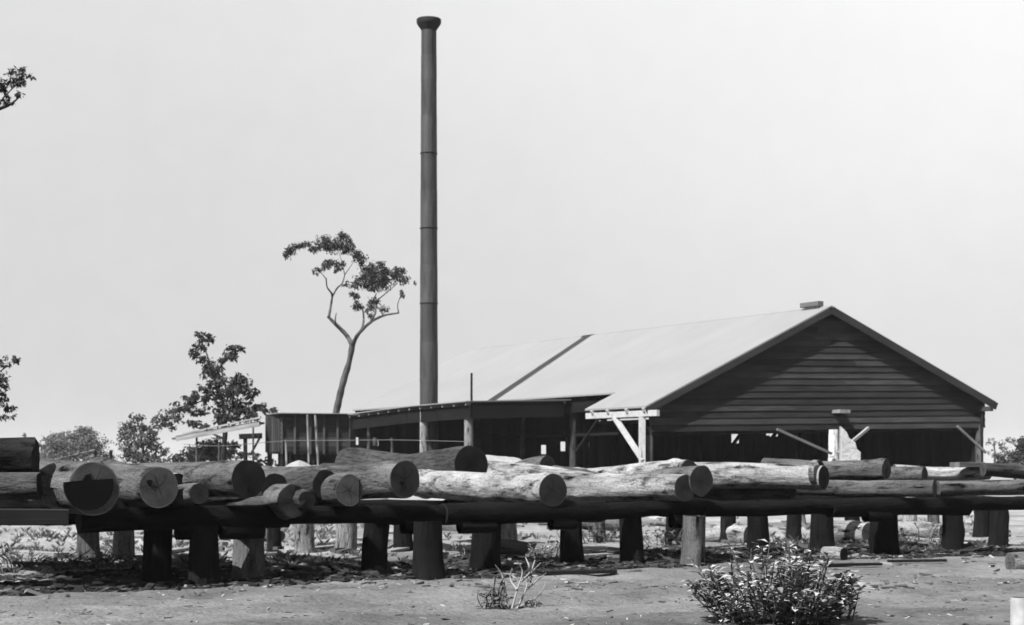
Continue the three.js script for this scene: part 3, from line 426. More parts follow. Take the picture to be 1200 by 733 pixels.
// ------------------------------------------------------------------ log skids
const AX = V(-0.53, 0, -0.848), DX = V(0.848, 0, -0.53);       // along the logs; along the skids
const zs = (u) => 3029 / (145 - 0.0429 * (u - 180));
const skidX = (d, a, y) => at(180, 545, zs(180)).setY(y).addScaledVector(DX, d).addScaledVector(AX, a);
const dAtU = (u) => { const p = at(u, 545, zs(u)); return p.sub(skidX(0, 0, EYE)).dot(DX); };
{
  const t = thing('log_skidway', 'low timber skidway of black posts and bearers carrying the logs', 'skidway', skidX(6, 1, 0));
  const S = { seg: 24, along: 14, rough: 0.15, bend: 0.03, blotch: 0.5, knots: 3 };
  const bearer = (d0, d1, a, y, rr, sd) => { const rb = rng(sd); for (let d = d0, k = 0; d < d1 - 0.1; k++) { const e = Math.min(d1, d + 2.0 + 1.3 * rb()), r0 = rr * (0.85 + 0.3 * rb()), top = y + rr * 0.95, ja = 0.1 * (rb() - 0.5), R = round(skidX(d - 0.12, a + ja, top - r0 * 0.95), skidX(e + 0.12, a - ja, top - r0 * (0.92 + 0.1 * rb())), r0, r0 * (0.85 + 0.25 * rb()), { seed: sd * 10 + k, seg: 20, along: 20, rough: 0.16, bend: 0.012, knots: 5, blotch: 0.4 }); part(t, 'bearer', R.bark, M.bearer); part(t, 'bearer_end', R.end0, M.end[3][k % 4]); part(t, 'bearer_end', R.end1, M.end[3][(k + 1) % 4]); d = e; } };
  // packing blocks between posts and bearers
  for (const [u, w] of [[293, 0.62], [237, 0.5], [502, 0.55], [569, 0.6], [811, 0.5], [1037, 0.6], [670, 0.45]]) { const d = dAtU(u); part(t, 'packing_block', round(skidX(d - w / 2, 0.3, 0.7), skidX(d + w / 2, 0.3, 0.69), 0.1, 0.09, { seed: u, seg: 14, along: 5, rough: 0.2 }).bark, M.bearer); }
  bearer(-0.75, 17.5, 0.36, 0.875, 0.145, 11);
  bearer(-2.5, 17.5, 4.1, 0.86, 0.15, 12);
  part(t, 'bearer', beam(at(-40, 606, 19.4), at(76, 606.5, 20.1), 0.24, 0.2), wood(0.03), 'squared grey bearer at the left end');
  // front posts: [u centre, half width px, foot row]
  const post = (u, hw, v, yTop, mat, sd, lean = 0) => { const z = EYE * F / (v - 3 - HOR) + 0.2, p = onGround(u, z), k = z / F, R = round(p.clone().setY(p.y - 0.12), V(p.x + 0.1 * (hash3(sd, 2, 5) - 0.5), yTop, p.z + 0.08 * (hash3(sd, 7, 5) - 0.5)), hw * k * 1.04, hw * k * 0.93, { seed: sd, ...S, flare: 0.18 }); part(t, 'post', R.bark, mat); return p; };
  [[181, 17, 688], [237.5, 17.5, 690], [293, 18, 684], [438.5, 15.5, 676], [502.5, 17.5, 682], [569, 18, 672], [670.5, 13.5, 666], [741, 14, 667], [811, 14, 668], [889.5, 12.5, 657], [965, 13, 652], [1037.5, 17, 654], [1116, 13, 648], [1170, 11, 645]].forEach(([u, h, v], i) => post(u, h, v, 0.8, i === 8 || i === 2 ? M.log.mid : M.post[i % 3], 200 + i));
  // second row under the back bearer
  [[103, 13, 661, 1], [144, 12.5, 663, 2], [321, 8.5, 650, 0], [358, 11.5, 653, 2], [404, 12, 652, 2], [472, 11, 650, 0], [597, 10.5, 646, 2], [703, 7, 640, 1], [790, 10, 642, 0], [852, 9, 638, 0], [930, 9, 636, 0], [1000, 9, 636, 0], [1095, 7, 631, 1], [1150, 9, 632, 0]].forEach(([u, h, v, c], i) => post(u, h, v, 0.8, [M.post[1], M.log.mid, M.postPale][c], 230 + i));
  // slanting prop with its foot in the sun
  // two front posts are given a lighter tone for the sun on them
}

// ------------------------------------------------------------------ logs on the skids, left to right
{
  const g = (u, v, z) => at(u, v, z);
  log('thick black-barked log at the left edge, on top', g(41, 538, 20.6), 97, 3.2, 0.26, 0.34, { bark: 'black', end: 3, rough: 0.2, cut: 0.06 });
  log('dark log at the left edge, under the thick black one', g(45, 571, 20.3), 95, 3, 0.17, 0.22, { bark: 'dark', end: 3, rise: -0.08, rough: 0.18, cut: 0.05 });
  const h = log('thickest grey log end, its lower half black', g(103, 568.5, 20.2), 36, 5, 0.335, 0.36, { bark: 'mid', end: 0, ring: 2, rough: 0.05 });
  { const s = new THREE.Shape(); s.moveTo(-0.305, 0.035); s.lineTo(-0.08, 0.055); s.lineTo(-0.03, 0.13); s.lineTo(0.03, 0.14); s.lineTo(0.035, 0.06); s.lineTo(0.31, 0.075); s.absarc(0, 0, 0.322, 0.2, -Math.PI - 0.1, true);
    const gm = new THREE.ExtrudeGeometry(s, { depth: 0.03, bevelEnabled: false }); gm.applyMatrix4(new THREE.Matrix4().makeBasis(h.x.clone().multiplyScalar(-1), h.y, h.z.clone().multiplyScalar(-1)).setPosition(h.p.clone().addScaledVector(h.z, 0.005)));
    part(h.t, 'black_half', gm, M.hole); }  // flat black piece over the lower half of the end
  const hole = (l, r0, dx, dy) => { const gm = new THREE.CircleGeometry(r0, 9); const q = gm.attributes.position; for (let i = 1; i < q.count; i++) { const w = 0.7 + 0.6 * hash3(i % 9, 3, Math.round(r0 * 900)); q.setXY(i, q.getX(i) * w, q.getY(i) * w * 0.9); } const e = new THREE.ExtrudeGeometry(new THREE.Shape(Array.from({ length: 9 }, (_, i) => new THREE.Vector2(q.getX(i + 1), q.getY(i + 1)))), { depth: 0.02, bevelEnabled: false }); e.applyMatrix4(new THREE.Matrix4().makeBasis(l.x.clone().multiplyScalar(-1), l.y, l.z.clone().multiplyScalar(-1)).setPosition(l.p.clone().addScaledVector(l.x, -dx).addScaledVector(l.y, dy).addScaledVector(l.z, 0.002))); part(l.t, 'hollow', e, M.hole); };
  const l2 = log('round grey log end with a small black hole at its heart', g(176, 568, 20.7), 35, 5.6, 0.266, 0.25, { bark: 'mid', end: 0, ring: 0, rough: 0.03 }); hole(l2, 0.045, -0.01, 0.03);
  log('small thin log end, lowest and left of the dark round end', g(235, 584, 20.9), 34, 4, 0.135, 0.13, { bark: 'mid', end: 1, ring: 2 });
  log('half-hidden pale log above the small thin log', g(212, 572, 22.2), 33, 5, 0.14, 0.17, { bark: 'pale', end: 3, ring: 1, rise: 0.1 });
  const l4 = log('round very dark log end between the thin log and the broken one', g(291, 573, 21.1), 32, 5.6, 0.243, 0.25, { bark: 'mid', end: 3, ring: 1, rough: 0.06, blotch: 0.5 }); hole(l4, 0.04, 0, -0.01);
  const l5 = log('log with a broken dark split end', g(347, 583.5, 21.9), 33, 5.4, 0.225, 0.24, { bark: 'mid', end: 1, ring: 3, cut: 0.14, blotch: 0.35 });
  { const p = l5.p.clone().addScaledVector(l5.z, -0.12).addScaledVector(l5.x, -0.1).add(V(0, -0.03, 0)), R = round(p, p.clone().addScaledVector(l5.z, 0.3), 0.12, 0.17, { seed: 77, rough: 0.25, along: 4, cut: 0.12 }); part(l5.t, 'split_piece', R.bark, M.log.dark); part(l5.t, 'split_face', R.end0, M.end[3][2]); }
  const l6 = log('log end split by one upright black crack', g(419.5, 578.7, 22.3), 33, 6.2, 0.214, 0.235, { bark: 'mid', end: 0, ring: 2, rough: 0.06, blotch: 0.5 });
  { const b = beam(l6.p.clone().addScaledVector(l6.x, -0.03).addScaledVector(l6.y, 0.19).addScaledVector(l6.z, 0.01), l6.p.clone().addScaledVector(l6.x, -0.03).addScaledVector(l6.y, -0.19).addScaledVector(l6.z, 0.01), 0.016, 0.05); part(l6.t, 'crack', b, M.hole); }
  const l7 = log('tall oval log end standing higher than the cracked one', g(468, 569.3, 22.6), 34, 5.5, 0.245, 0.24, { bark: 'mid', end: 1, ring: 0, rough: 0.06, squash: 1.1 }); hole(l7, 0.03, 0.03, 0.04);
  log('pale stripped log with a round dark end, lying front and centre', g(649, 581, 24.4), 30, 4.75, 0.245, 0.24, { bark: 'pale', end: 1, ring: 0, rough: 0.06, blotch: 0.45, rise: 0.08 });
  log('big dark log end rising above the pale centre log', g(548, 552, 27.6), 33, 4.6, 0.335, 0.31, { bark: 'dark', end: 3, ring: 1, rough: 0.06, rise: 0.02 });
  log('long mottled log, left of a touching pair of ends', g(798, 568.5, 25.3), 33, 5.2, 0.212, 0.25, { bark: 'pale', end: 1, ring: 3, rough: 0.07, blotch: 0.7 });
  log('tilted oval log end, right of a touching pair', g(827, 569.5, 25.5), 27, 5, 0.215, 0.22, { bark: 'mid', end: 1, ring: 1, squash: 1.15 });
  log('log resting on the touching pair, only its top showing', g(813, 553.5, 26.6), 32, 6.6, 0.185, 0.23, { bark: 'pale', end: 1, ring: 2, blotch: 0.7 });
  const l12 = log('bright stripped log with a bark ring round its dark end', g(963, 554.3, 27.4), 52, 3.4, 0.205, 0.26, { bark: 'pale', end: 1, ring: 1, rough: 0.04, blotch: 0.5 });
  { const p = l12.p.clone().addScaledVector(l12.z, 0.04), R = round(p, p.clone().addScaledVector(l12.z, 0.1), 0.216, 0.218, { seed: 20, along: 2, rough: 0.03 }); part(l12.t, 'bark_ring', R.bark, M.postPale); }
  log('short log behind the bright ringed one, end in half shade', g(1041, 552.5, 29.6), 50, 2.6, 0.182, 0.19, { bark: 'mid', end: 0, ring: 3 });
  log('long thin log lying lowest on the right, with a narrow end', g(1095.5, 574.5, 28.1), 60, 2.7, 0.15, 0.15, { bark: 'mid', end: 0, ring: 1, rough: 0.04 });
  log('short log stub resting on the long thin log', g(1084, 559, 29.8), 55, 1.6, 0.155, 0.16, { bark: 'mid', end: 0, ring: 0 });
  log('grey log running off the right edge', g(1097, 565.5, 28.9), -82, 4.4, 0.135, 0.15, { bark: 'mid', end: 0, ring: 2, rise: 0.02 });
  log('pale log with sunlit top, behind the log at the right edge', g(1047, 556, 31.6), -80, 2.0, 0.14, 0.14, { bark: 'pale', end: 0, ring: 1 });
  log('rough dark log behind the others at the right edge', g(1152, 553, 31.2), -80, 2.4, 0.13, 0.15, { bark: 'dark', end: 0, ring: 1 });
  solo('slab_offcut', 'flat grey offcut lying on the pale log at the right', 'offcut', beam(at(1119, 545, 31.4), at(1149, 545, 31.8), 0.25, 0.1), M.midWood);
  // farther logs on the back of the skids

  log('dark log heaped at the back, left of the big dark end', g(512, 556, 30.2), 36, 4.2, 0.24, 0.26, { bark: 'dark', end: 3, ring: 2 });
  log('crooked grey log heaped behind the pale centre log', g(640, 556, 29.6), 38, 3.8, 0.19, 0.22, { bark: 'mid', end: 1, ring: 3, bend: 0.08 });
  log('stout dark log between the broken and the cracked ends', g(389, 577, 22.6), 35, 4.5, 0.2, 0.2, { bark: 'dark', end: 3, ring: 0 });
  log('grey log squeezed between the two round left ends', g(141, 576, 21.3), 35, 4.5, 0.19, 0.21, { bark: 'dark', end: 1, ring: 0 });
  log('dark log squeezed beside the very dark round end', g(322, 578, 22.3), 34, 4.8, 0.2, 0.22, { bark: 'mid', end: 3, ring: 2 });
  log('slim dark log under the bright ringed log', g(928, 574, 28.0), 52, 2.8, 0.16, 0.17, { bark: 'dark', end: 1, ring: 3 });
  log('grey log at the back, behind the round holed end', g(150, 563, 23.6), 34, 4, 0.2, 0.22, { bark: 'mid', end: 1 });
  log('grey log at the back, behind the small thin log', g(238, 562, 24.6), 36, 4.4, 0.2, 0.21, { bark: 'mid', end: 1, ring: 2, rise: 0.08 });
  log('grey log at the back, behind the broken end', g(392, 568, 24.4), 33, 4.4, 0.2, 0.22, { bark: 'mid', end: 1, ring: 1, blotch: 0.3 });
  log('pale log at the back, behind the centre log', g(706, 566, 27.4), 36, 5, 0.21, 0.24, { bark: 'pale', end: 0, ring: 2, blotch: 0.7 });
  log('grey log at the back, left of the bright ringed log', g(905, 567, 28.6), 48, 3.2, 0.17, 0.18, { bark: 'dark', end: 1, ring: 2 });
}

// ------------------------------------------------------------------ waste timber on the ground
{
  const r = rng(44), grp = 'waste logs on the ground beyond the skids';
  const lay = (label, u0, u1, z, rr, bark, dz = 0.4, end = 0) => { const p = onGround(u1, z), q = onGround(u0, z + dz), a = Math.atan2(-(q.x - p.x), -(q.z - p.z)) * 180 / Math.PI; p.y += rr * 0.8; log(label, p, a, Math.hypot(q.x - p.x, q.z - p.z), rr, rr * 1.1, { bark, end, name: 'waste_log', group: grp, rough: 0.1 }); };
  lay('pale waste log seen between the skid posts left of the bush', 824, 878, 33.5, 0.21, 'pale', 1);
  lay('pale waste log lying behind the skid posts right of the bush', 978, 1019, 33, 0.22, 'pale', 0.8);
  lay('pale waste log beyond the last thick skid posts', 1056, 1106, 36, 0.18, 'pale', 0.9);
  lay('short log on the ground in front of the right posts', 967, 989, 26.6, 0.12, 'pale', 0.25, 3);
  lay('grey waste log on the ground behind the sapling', 588, 664, 28.5, 0.13, 'mid', 0.8);
  lay('thin grey waste log behind the left pair of posts', 262, 330, 34, 0.12, 'mid', 1.2);
  lay('grey waste log on the far ground between middle posts', 676, 740, 38, 0.17, 'mid', 1.5);
  lay('slim pale waste log far back between middle posts', 764, 800, 40, 0.13, 'pale', 1.5);
  lay('grey waste log on the far ground left of the centre', 480, 548, 37, 0.18, 'mid', 1.2);
  const plank = (label, a, b, w = 0.2, h = 0.05, m = M.paleWood) => { a.y += h / 2 + 0.01; b.y += h / 2 + 0.02; solo('loose_plank', label, 'plank', beam(a, b, w, h), m); };
  plank('long pale plank on the ground at the left edge', onGround(-30, 29.5), onGround(72, 27.6), 0.3, 0.08);
  plank('pale plank among the shadows right of the sapling', onGround(664, 27.2), onGround(716, 27.8), 0.18, 0.05);
  plank('slanting thin plank behind the two middle posts', onGround(450, 30), at(484, 625, 31.5), 0.16, 0.05, M.midWood);
  plank('thin pale plank flat behind the two middle posts', onGround(452, 29), onGround(486, 30.2), 0.2, 0.05);
  plank('pale plank behind the leftmost black post', onGround(150, 27), onGround(214, 30), 0.22, 0.05);
  plank('pale plank beyond the slanting prop', onGround(330, 28.8), onGround(420, 31), 0.22, 0.06);
  plank('thin dark plank flat on the ground right of the bush', onGround(962, 24.8), onGround(1032, 25.1), 0.14, 0.04, M.darkFrame);
  plank('thin dark plank at the foot of the right posts', onGround(1040, 26.4), onGround(1110, 26.2), 0.14, 0.04, M.darkFrame);
  plank('two-metre grey plank in front of the centre posts', onGround(618, 23.7), onGround(722, 23.9), 0.16, 0.05, M.darkFrame);
  { const p = onGround(1184, 24.6); p.y += 0.12; log('white barkless log end lying on the ground at the right edge', p, -75, 0.7, 0.15, 0.15, { bark: 'pale', end: 2, name: 'waste_log', rough: 0.08 }); }
  { const p = onGround(1196, 15.7), R = round(p.clone().setY(p.y - 0.05), p.clone().setY(p.y + 0.27), 0.1, 0.09, { seed: 401, rough: 0.05, along: 4 }), t = thing('marker_stump', 'white stump of a cut post in the lower right corner', 'stump', p); part(t, 'side', R.bark, M.white); part(t, 'cut_top', R.end1, M.end[2][0]); }
  // stumps beyond the skids
  for (const [u, z, rr, hh, lb] of [[652, 44, 0.18, 0.7, 'pale cut stump far beyond the centre log'], [934, 43, 0.2, 0.6, 'pale cut stump far beyond the right posts'], [516, 41, 0.2, 0.65, 'grey cut stump far beyond the middle posts'], [1066, 41, 0.16, 0.8, 'slim pale stump beyond the last thick post']]) { const p = onGround(u, z), R = round(p.clone().setY(p.y - 0.1), p.clone().setY(p.y + hh), rr * 1.2, rr, { seed: u, flare: 0.3 }); const t = thing('tree_stump', lb, 'stump', p, 'cut stumps beyond the skids'); part(t, 'bark', R.bark, M.postPale); part(t, 'cut_top', R.end1, M.end[2][0]); }
  // scattered bark chips and sticks: nobody could count them
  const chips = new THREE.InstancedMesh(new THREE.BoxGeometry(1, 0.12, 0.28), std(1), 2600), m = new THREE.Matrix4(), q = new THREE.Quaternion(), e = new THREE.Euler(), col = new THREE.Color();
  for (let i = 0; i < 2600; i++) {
    const near = r() < 0.42, z = near ? 15 + 8 * r() : 21 + 26 * r() * r(), x = (r() - 0.5) * 0.72 * z + (near ? 0 : 0), s = 0.03 + 0.16 * r() * r() * (near ? 0.6 : 1.4);
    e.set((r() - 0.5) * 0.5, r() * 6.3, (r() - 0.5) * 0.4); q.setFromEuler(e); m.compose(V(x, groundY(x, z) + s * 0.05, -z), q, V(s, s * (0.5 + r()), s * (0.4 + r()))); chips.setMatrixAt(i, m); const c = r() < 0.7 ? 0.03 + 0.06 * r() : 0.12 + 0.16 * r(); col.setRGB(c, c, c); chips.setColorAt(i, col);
  }
  { // dark bark chips added below the skids to stand in for their shadow
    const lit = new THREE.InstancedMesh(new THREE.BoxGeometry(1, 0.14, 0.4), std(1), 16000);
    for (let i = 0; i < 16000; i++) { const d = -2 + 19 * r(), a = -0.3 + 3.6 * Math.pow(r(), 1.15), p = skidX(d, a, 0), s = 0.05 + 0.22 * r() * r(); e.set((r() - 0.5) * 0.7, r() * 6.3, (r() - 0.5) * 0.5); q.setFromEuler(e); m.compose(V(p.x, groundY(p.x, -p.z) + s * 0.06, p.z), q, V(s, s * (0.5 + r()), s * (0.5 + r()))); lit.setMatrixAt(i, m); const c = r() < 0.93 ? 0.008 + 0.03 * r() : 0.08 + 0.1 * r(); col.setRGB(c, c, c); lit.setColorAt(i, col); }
    lit.name = 'shade_litter'; lit.userData = { kind: 'stuff', label: 'dark bark chips added under the log skids in place of their shadow' }; lit.castShadow = lit.receiveShadow = true; scene.add(lit); }
  for (let i = 0; i < 150; i++) { const z = 23.5 + 22 * r(), x = (r() - 0.5) * 0.7 * z, l = 0.35 + 1.0 * r() * r(), w = 0.05 + 0.07 * r(); if (z < zs(clamp(600 + x / z * F, 0, 1200)) + 0.6) continue; e.set(0, r() * 6.3, (r() - 0.5) * 0.12); q.setFromEuler(e); m.compose(V(x, groundY(x, z) + 0.04, -z), q, V(l, w * 5, w * 3)); chips.setMatrixAt(i, m); const c = 0.05 + 0.25 * r() * r(); col.setRGB(c, c, c); chips.setColorAt(i, col); }
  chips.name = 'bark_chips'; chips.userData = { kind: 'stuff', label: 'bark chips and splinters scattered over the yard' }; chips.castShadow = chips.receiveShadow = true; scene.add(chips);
  // grass and weeds under and beyond the skids
  const blade = new THREE.BufferGeometry(); { const P = [], C = [], I = []; const rr = rng(3); for (let b = 0; b < 14; b++) { const a = rr() * 6.3, l = 0.5 + 0.5 * rr(), o = 0.25 * rr(), bx = Math.cos(a), bz = Math.sin(a), w = 0.035, k = P.length / 3; P.push(bx * o - bz * w, 0, bz * o + bx * w, bx * o + bz * w, 0, bz * o - bx * w, bx * (o + 0.2 * l), 0.65 * l, bz * (o + 0.2 * l), bx * (o + 0.55 * l), l, bz * (o + 0.55 * l)); for (let c = 0; c < 4; c++) C.push(0.7 + 0.3 * rr(), 0.7, 0.7); I.push(k, k + 1, k + 2, k + 2, k + 1, k + 3); } for (let i = 0; i < C.length; i += 3) C[i + 1] = C[i + 2] = C[i]; blade.setAttribute('position', new THREE.Float32BufferAttribute(P, 3)); blade.setAttribute('color', new THREE.Float32BufferAttribute(C, 3)); blade.setIndex(I); blade.computeVertexNormals(); }
  const spots = []; for (let i = 0; i < 5000; i++) { const z = 19 + 38 * r() * r(), x = (r() - 0.5) * 0.75 * z, k = fbm(x * 0.35 + 80, z * 0.35, 4, 3), left = clamp((-x - 1.5) / 4) * clamp((z - 21) / 2) ; const u = 600 + x / z * F, d = zs(clamp(u, 0, 1200)); if (z < d + 1.2 && r() > 0.006) continue; if (k + 0.2 * left > 0.56 - (r() < 0.04 ? 0.3 : 0)) spots.push([x, z, (0.04 + 0.1 * r()) * (z > 30 ? 1.2 : 1)]); }
  const grass = new THREE.InstancedMesh(blade, M.grass, spots.length);
  spots.forEach(([x, z, s], i) => { e.set(0, r() * 6.3, 0); q.setFromEuler(e); m.compose(V(x, groundY(x, z) - 0.01, -z), q, V(s * (0.7 + r()), s, s * (0.7 + r()))); grass.setMatrixAt(i, m); const c = 0.5 + 1.1 * r(); col.setRGB(c, c, c); grass.setColorAt(i, col); });
  grass.name = 'grass'; grass.userData = { kind: 'stuff', label: 'dry grass and weeds under and beyond the skids' }; grass.castShadow = grass.receiveShadow = true; scene.add(grass);
}

// ------------------------------------------------------------------ trees and bushes
// many small leaves spread through clumps: clumps are [u, v, ru, rv, leaves]
function leaves(clumps, z, k, size, seed, { depth = 0.8, thin = 0.4, jitter = 1, droop = 0.4 } = {}) {
  const r = rng(seed), P = [], C = [], Nn = [], px = z / F;
  for (const [u, v, ru, rv, dz = 0] of clumps) {
    const n = Math.round(k * ru * rv * px * px), rz = Math.max(ru, rv) * depth, tone = 0.6 + 0.8 * r(), sub = [];
    for (let i = 0; i < 3 + n / 26; i++) { const a = r() * 6.283, b = Math.acos(2 * r() - 1), f = Math.cbrt(r()); sub.push([Math.cos(a) * Math.sin(b) * f, Math.cos(b) * f, Math.sin(a) * Math.sin(b) * f, 0.5 + r()]); }
    const c = at(u, v, z + dz);
    for (let i = 0; i < n; i++) {
      const s = sub[Math.floor(r() * sub.length)], g = () => (r() + r() + r() - 1.5) * 0.36 * jitter;
      const o = V(c.x + (s[0] + g()) * ru * px, c.y + (s[1] + g()) * rv * px, c.z + (s[2] + g()) * rz * px);
      const d = V(r() - 0.5, r() - 0.5 - droop, r() - 0.5).normalize(), w = V(r() - 0.5, r() - 0.5, r() - 0.5).cross(d).normalize(), L = size * (0.6 + 0.8 * r()), h = L * thin;
      const a = o, b = o.clone().addScaledVector(d, L * 0.45).addScaledVector(w, h / 2), e = o.clone().addScaledVector(d, L), f = o.clone().addScaledVector(d, L * 0.45).addScaledVector(w, -h / 2), t = tone * s[3] * (0.7 + 0.6 * r());
      for (const p of [a, b, e, a, e, f]) { P.push(p.x, p.y, p.z); C.push(t, t, t); }
    }
  }
  const g = new THREE.BufferGeometry(); g.setAttribute('position', new THREE.Float32BufferAttribute(P, 3)); g.setAttribute('color', new THREE.Float32BufferAttribute(C, 3)); g.computeVertexNormals(); return g;
}
// limb through survey points [u, v, dz], tapering
function limb(pts, z, r0, r1, seed = 1) {
  const c = new THREE.CatmullRomCurve3(pts.map(([u, v, dz = 0]) => at(u, v, z + dz))), n = 8 * pts.length, m = 9, g = new THREE.TubeGeometry(c, n, 1, m), q = g.attributes.position, uv = g.attributes.uv, L = c.getLength();
  for (let i = 0; i <= n; i++) { const o = c.getPointAt(i / n), rr = lerp(r0, r1, Math.pow(i / n, 0.8)) * (1 + 0.25 * (vnoise(i * 0.5, seed) - 0.5)); for (let j = 0; j <= m; j++) { const k = i * (m + 1) + j; q.setXYZ(k, o.x + (q.getX(k) - o.x) * rr, o.y + (q.getY(k) - o.y) * rr, o.z + (q.getZ(k) - o.z) * rr); uv.setXY(k, uv.getY(k) * 2 * r0 * 3, uv.getX(k) * L); } }
  g.computeVertexNormals(); return g;
}
const noUv = (g) => { g.deleteAttribute('uv'); return g; };
{ // tall leaning gum behind the end of the mill roof
  const z = 100, t = thing('gum_tree', 'tall leaning gum tree with sparse flat crown left of the chimney', 'tree', at(386, 545, z).setY(0));
  part(t, 'trunk', limb([[384, 578], [391, 500], [396, 474], [403, 445], [409, 425], [413, 404]], z, 0.3, 0.17, 1), M.trunk);
  const br = [[[[413, 405], [405, 392, 1], [393, 380, 1], [384, 371, 1]], .16, .1], [[[385, 373, 1], [388, 356, 1.4], [389, 346, 1], [383, 336, 0], [382, 326, 0]], .09, .04], [[[389, 348, 1], [395, 338, 1.5], [401, 332, 1], [404, 322, 1]], .07, .03], [[[393, 381, 1], [393, 372, 0], [394, 367, 0]], .06, .03],
    [[[413, 405], [419, 393, -1], [426, 385, -1], [437, 376, -1], [450, 370, -1], [467, 367, -1.4]], .15, .05], [[[424, 387, -1], [426, 374, 0], [425, 364, 0], [418, 352, 1]], .09, .03], [[[434, 378, -1], [440, 366, -1], [437, 355, 0], [441, 344, 1]], .07, .03], [[[450, 371, -1], [444, 362, -1], [436, 352, -1]], .05, .02], [[[467, 367, -1.4], [466, 357, -2], [470, 345, -2]], .04, .02], [[[437, 356, 0], [452, 344, 0], [466, 332, 0]], .05, .02],
    [[[382, 327], [376, 320], [368, 316]], .035, .015], [[[404, 323, 1], [400, 306, 1], [395, 290, 1]], .035, .012], [[[395, 292, 1], [375, 290, 1], [352, 290, 1], [338, 298, 1]], .03, .012], [[[404, 322, 1], [415, 306, 0], [420, 298, 0]], .03, .012]];
  br.forEach(([p, a, b], i) => part(t, 'branch', limb(p, z, a, b, i + 3), M.trunk));
  part(t, 'crown', leaves([[338, 296, 6, 6], [347, 290, 8, 4], [358, 287, 8, 4], [370, 290, 6, 5], [378, 283, 8, 6], [386, 285, 9, 8], [394, 288, 8, 6], [402, 279, 8, 6], [409, 288, 7, 6], [400, 291, 7, 5], [416, 295, 5, 6], [421, 302, 7, 5], [424, 306, 4, 3], [380, 312, 6, 5], [386, 308, 6, 4], [397, 311, 6, 6], [371, 317, 4, 4], [405, 331, 3, 3], [416, 333, 6, 4], [430, 314, 9, 7], [440, 322, 11, 9], [425, 330, 8, 7], [436, 333, 9, 6], [446, 326, 10, 9], [452, 332, 8, 6], [458, 321, 8, 6], [470, 323, 7, 7], [466, 316, 5, 3], [446, 312, 8, 5], [417, 349, 4, 5], [419, 358, 5, 5], [413, 345, 3, 3], [434, 360, 5, 7], [438, 353, 5, 4], [451, 361, 5, 3], [434, 371, 4, 3], [471, 344, 3, 4], [487, 331, 1.5, 1.5]].map(([u, v, a, b]) => [u, v, a * 1.12, b * 1.2]), z, 1700, 0.18, 21, { jitter: 1.15 }), M.leafDark);
}
{ // loose dark tree over the chute
  const z = 86, K = 3.636, c = ([x, y, a, b, dz = 0]) => [x / K, 370 + y / K, a / K, (b ?? a) / K, dz];
  const t = thing('gum_tree', 'dark ragged tree with open crown rising over the chute', 'tree', at(262, 545, z).setY(0));
  part(t, 'trunk', limb([[263, 582], [262, 530], [264, 500], [262, 478], [254, 450]], z, 0.2, 0.08, 4), M.trunkDark);
  [[[263, 500], [270, 480], [280, 462]], [[262, 480], [248, 468], [226, 474], [208, 478]], [[254, 452], [247, 430], [240, 410], [232, 396]], [[252, 444], [262, 424], [272, 414]], [[264, 505], [285, 490], [305, 478]], [[263, 515], [240, 505], [222, 498]]].forEach((p, i) => part(t, 'branch', limb(p, z, 0.07, 0.02, i + 20), M.trunkDark));
  part(t, 'crown', leaves([[870, 90, 32, 24], [850, 130, 25, 20], [825, 155, 22, 18], [860, 185, 22, 18], [1000, 155, 38, 26], [965, 180, 25, 12], [1000, 130, 14, 12], [905, 215, 38, 28], [880, 240, 26, 20], [925, 265, 30, 22], [1000, 290, 60, 34], [960, 320, 45, 36], [1050, 335, 40, 36], [1020, 270, 30, 20], [890, 315, 34, 26], [880, 350, 22, 18], [800, 345, 30, 24], [830, 330, 20, 14], [770, 388, 46, 17], [845, 400, 45, 18], [960, 400, 44, 34], [1010, 380, 40, 30], [1060, 400, 32, 22], [940, 440, 34, 24], [1000, 430, 32, 20], [1105, 385, 26, 16], [1150, 400, 28, 20], [1075, 425, 38, 20], [815, 462, 34, 16], [880, 480, 28, 14], [900, 545, 60, 26, 1], [850, 590, 55, 32, 1], [940, 600, 55, 32, 1], [980, 560, 36, 28, 1]].map(([x, y, a, b, d]) => c([x, y, a * 1.2, b * 1.2, d])), z, 1000, 0.21, 22, { thin: 0.5 }), M.leafDark);
}
{
  const z = 125, K = 3.636, c = ([x, y, a, b]) => [x / K, 370 + y / K, a / K, (b ?? a) / K];
  const t = thing('gum_tree', 'loose grey tree left of the chute, between two other trees', 'tree', at(172, 545, z).setY(0));
  part(t, 'trunk', limb([[170, 572], [169, 540], [166, 520], [164, 505]], z, 0.2, 0.08, 5), M.trunkDark);
  [[[168, 532], [180, 512], [190, 498]], [[166, 520], [156, 506], [152, 500]], [[168, 535], [184, 524], [192, 518]]].forEach((p, i) => part(t, 'branch', limb(p, z, 0.07, 0.03, i + 40), M.trunkDark));
  part(t, 'crown', leaves([[575, 440, 32, 20], [540, 475, 36, 22], [560, 510, 45, 24], [600, 470, 36, 22], [625, 495, 34, 26], [670, 435, 26, 18], [690, 460, 30, 18], [735, 420, 36, 20], [720, 475, 22, 16], [590, 545, 56, 24], [540, 560, 34, 26], [590, 590, 60, 28], [650, 555, 26, 20], [700, 575, 18, 22], [640, 530, 22, 18], [755, 445, 20, 14], [610, 610, 70, 26]].map(([x, y, a, b]) => c([x, y, a * 1.12, b * 1.12])), z, 620, 0.24, 23, { thin: 0.55, jitter: 1.3 }), M.leafMid);
}
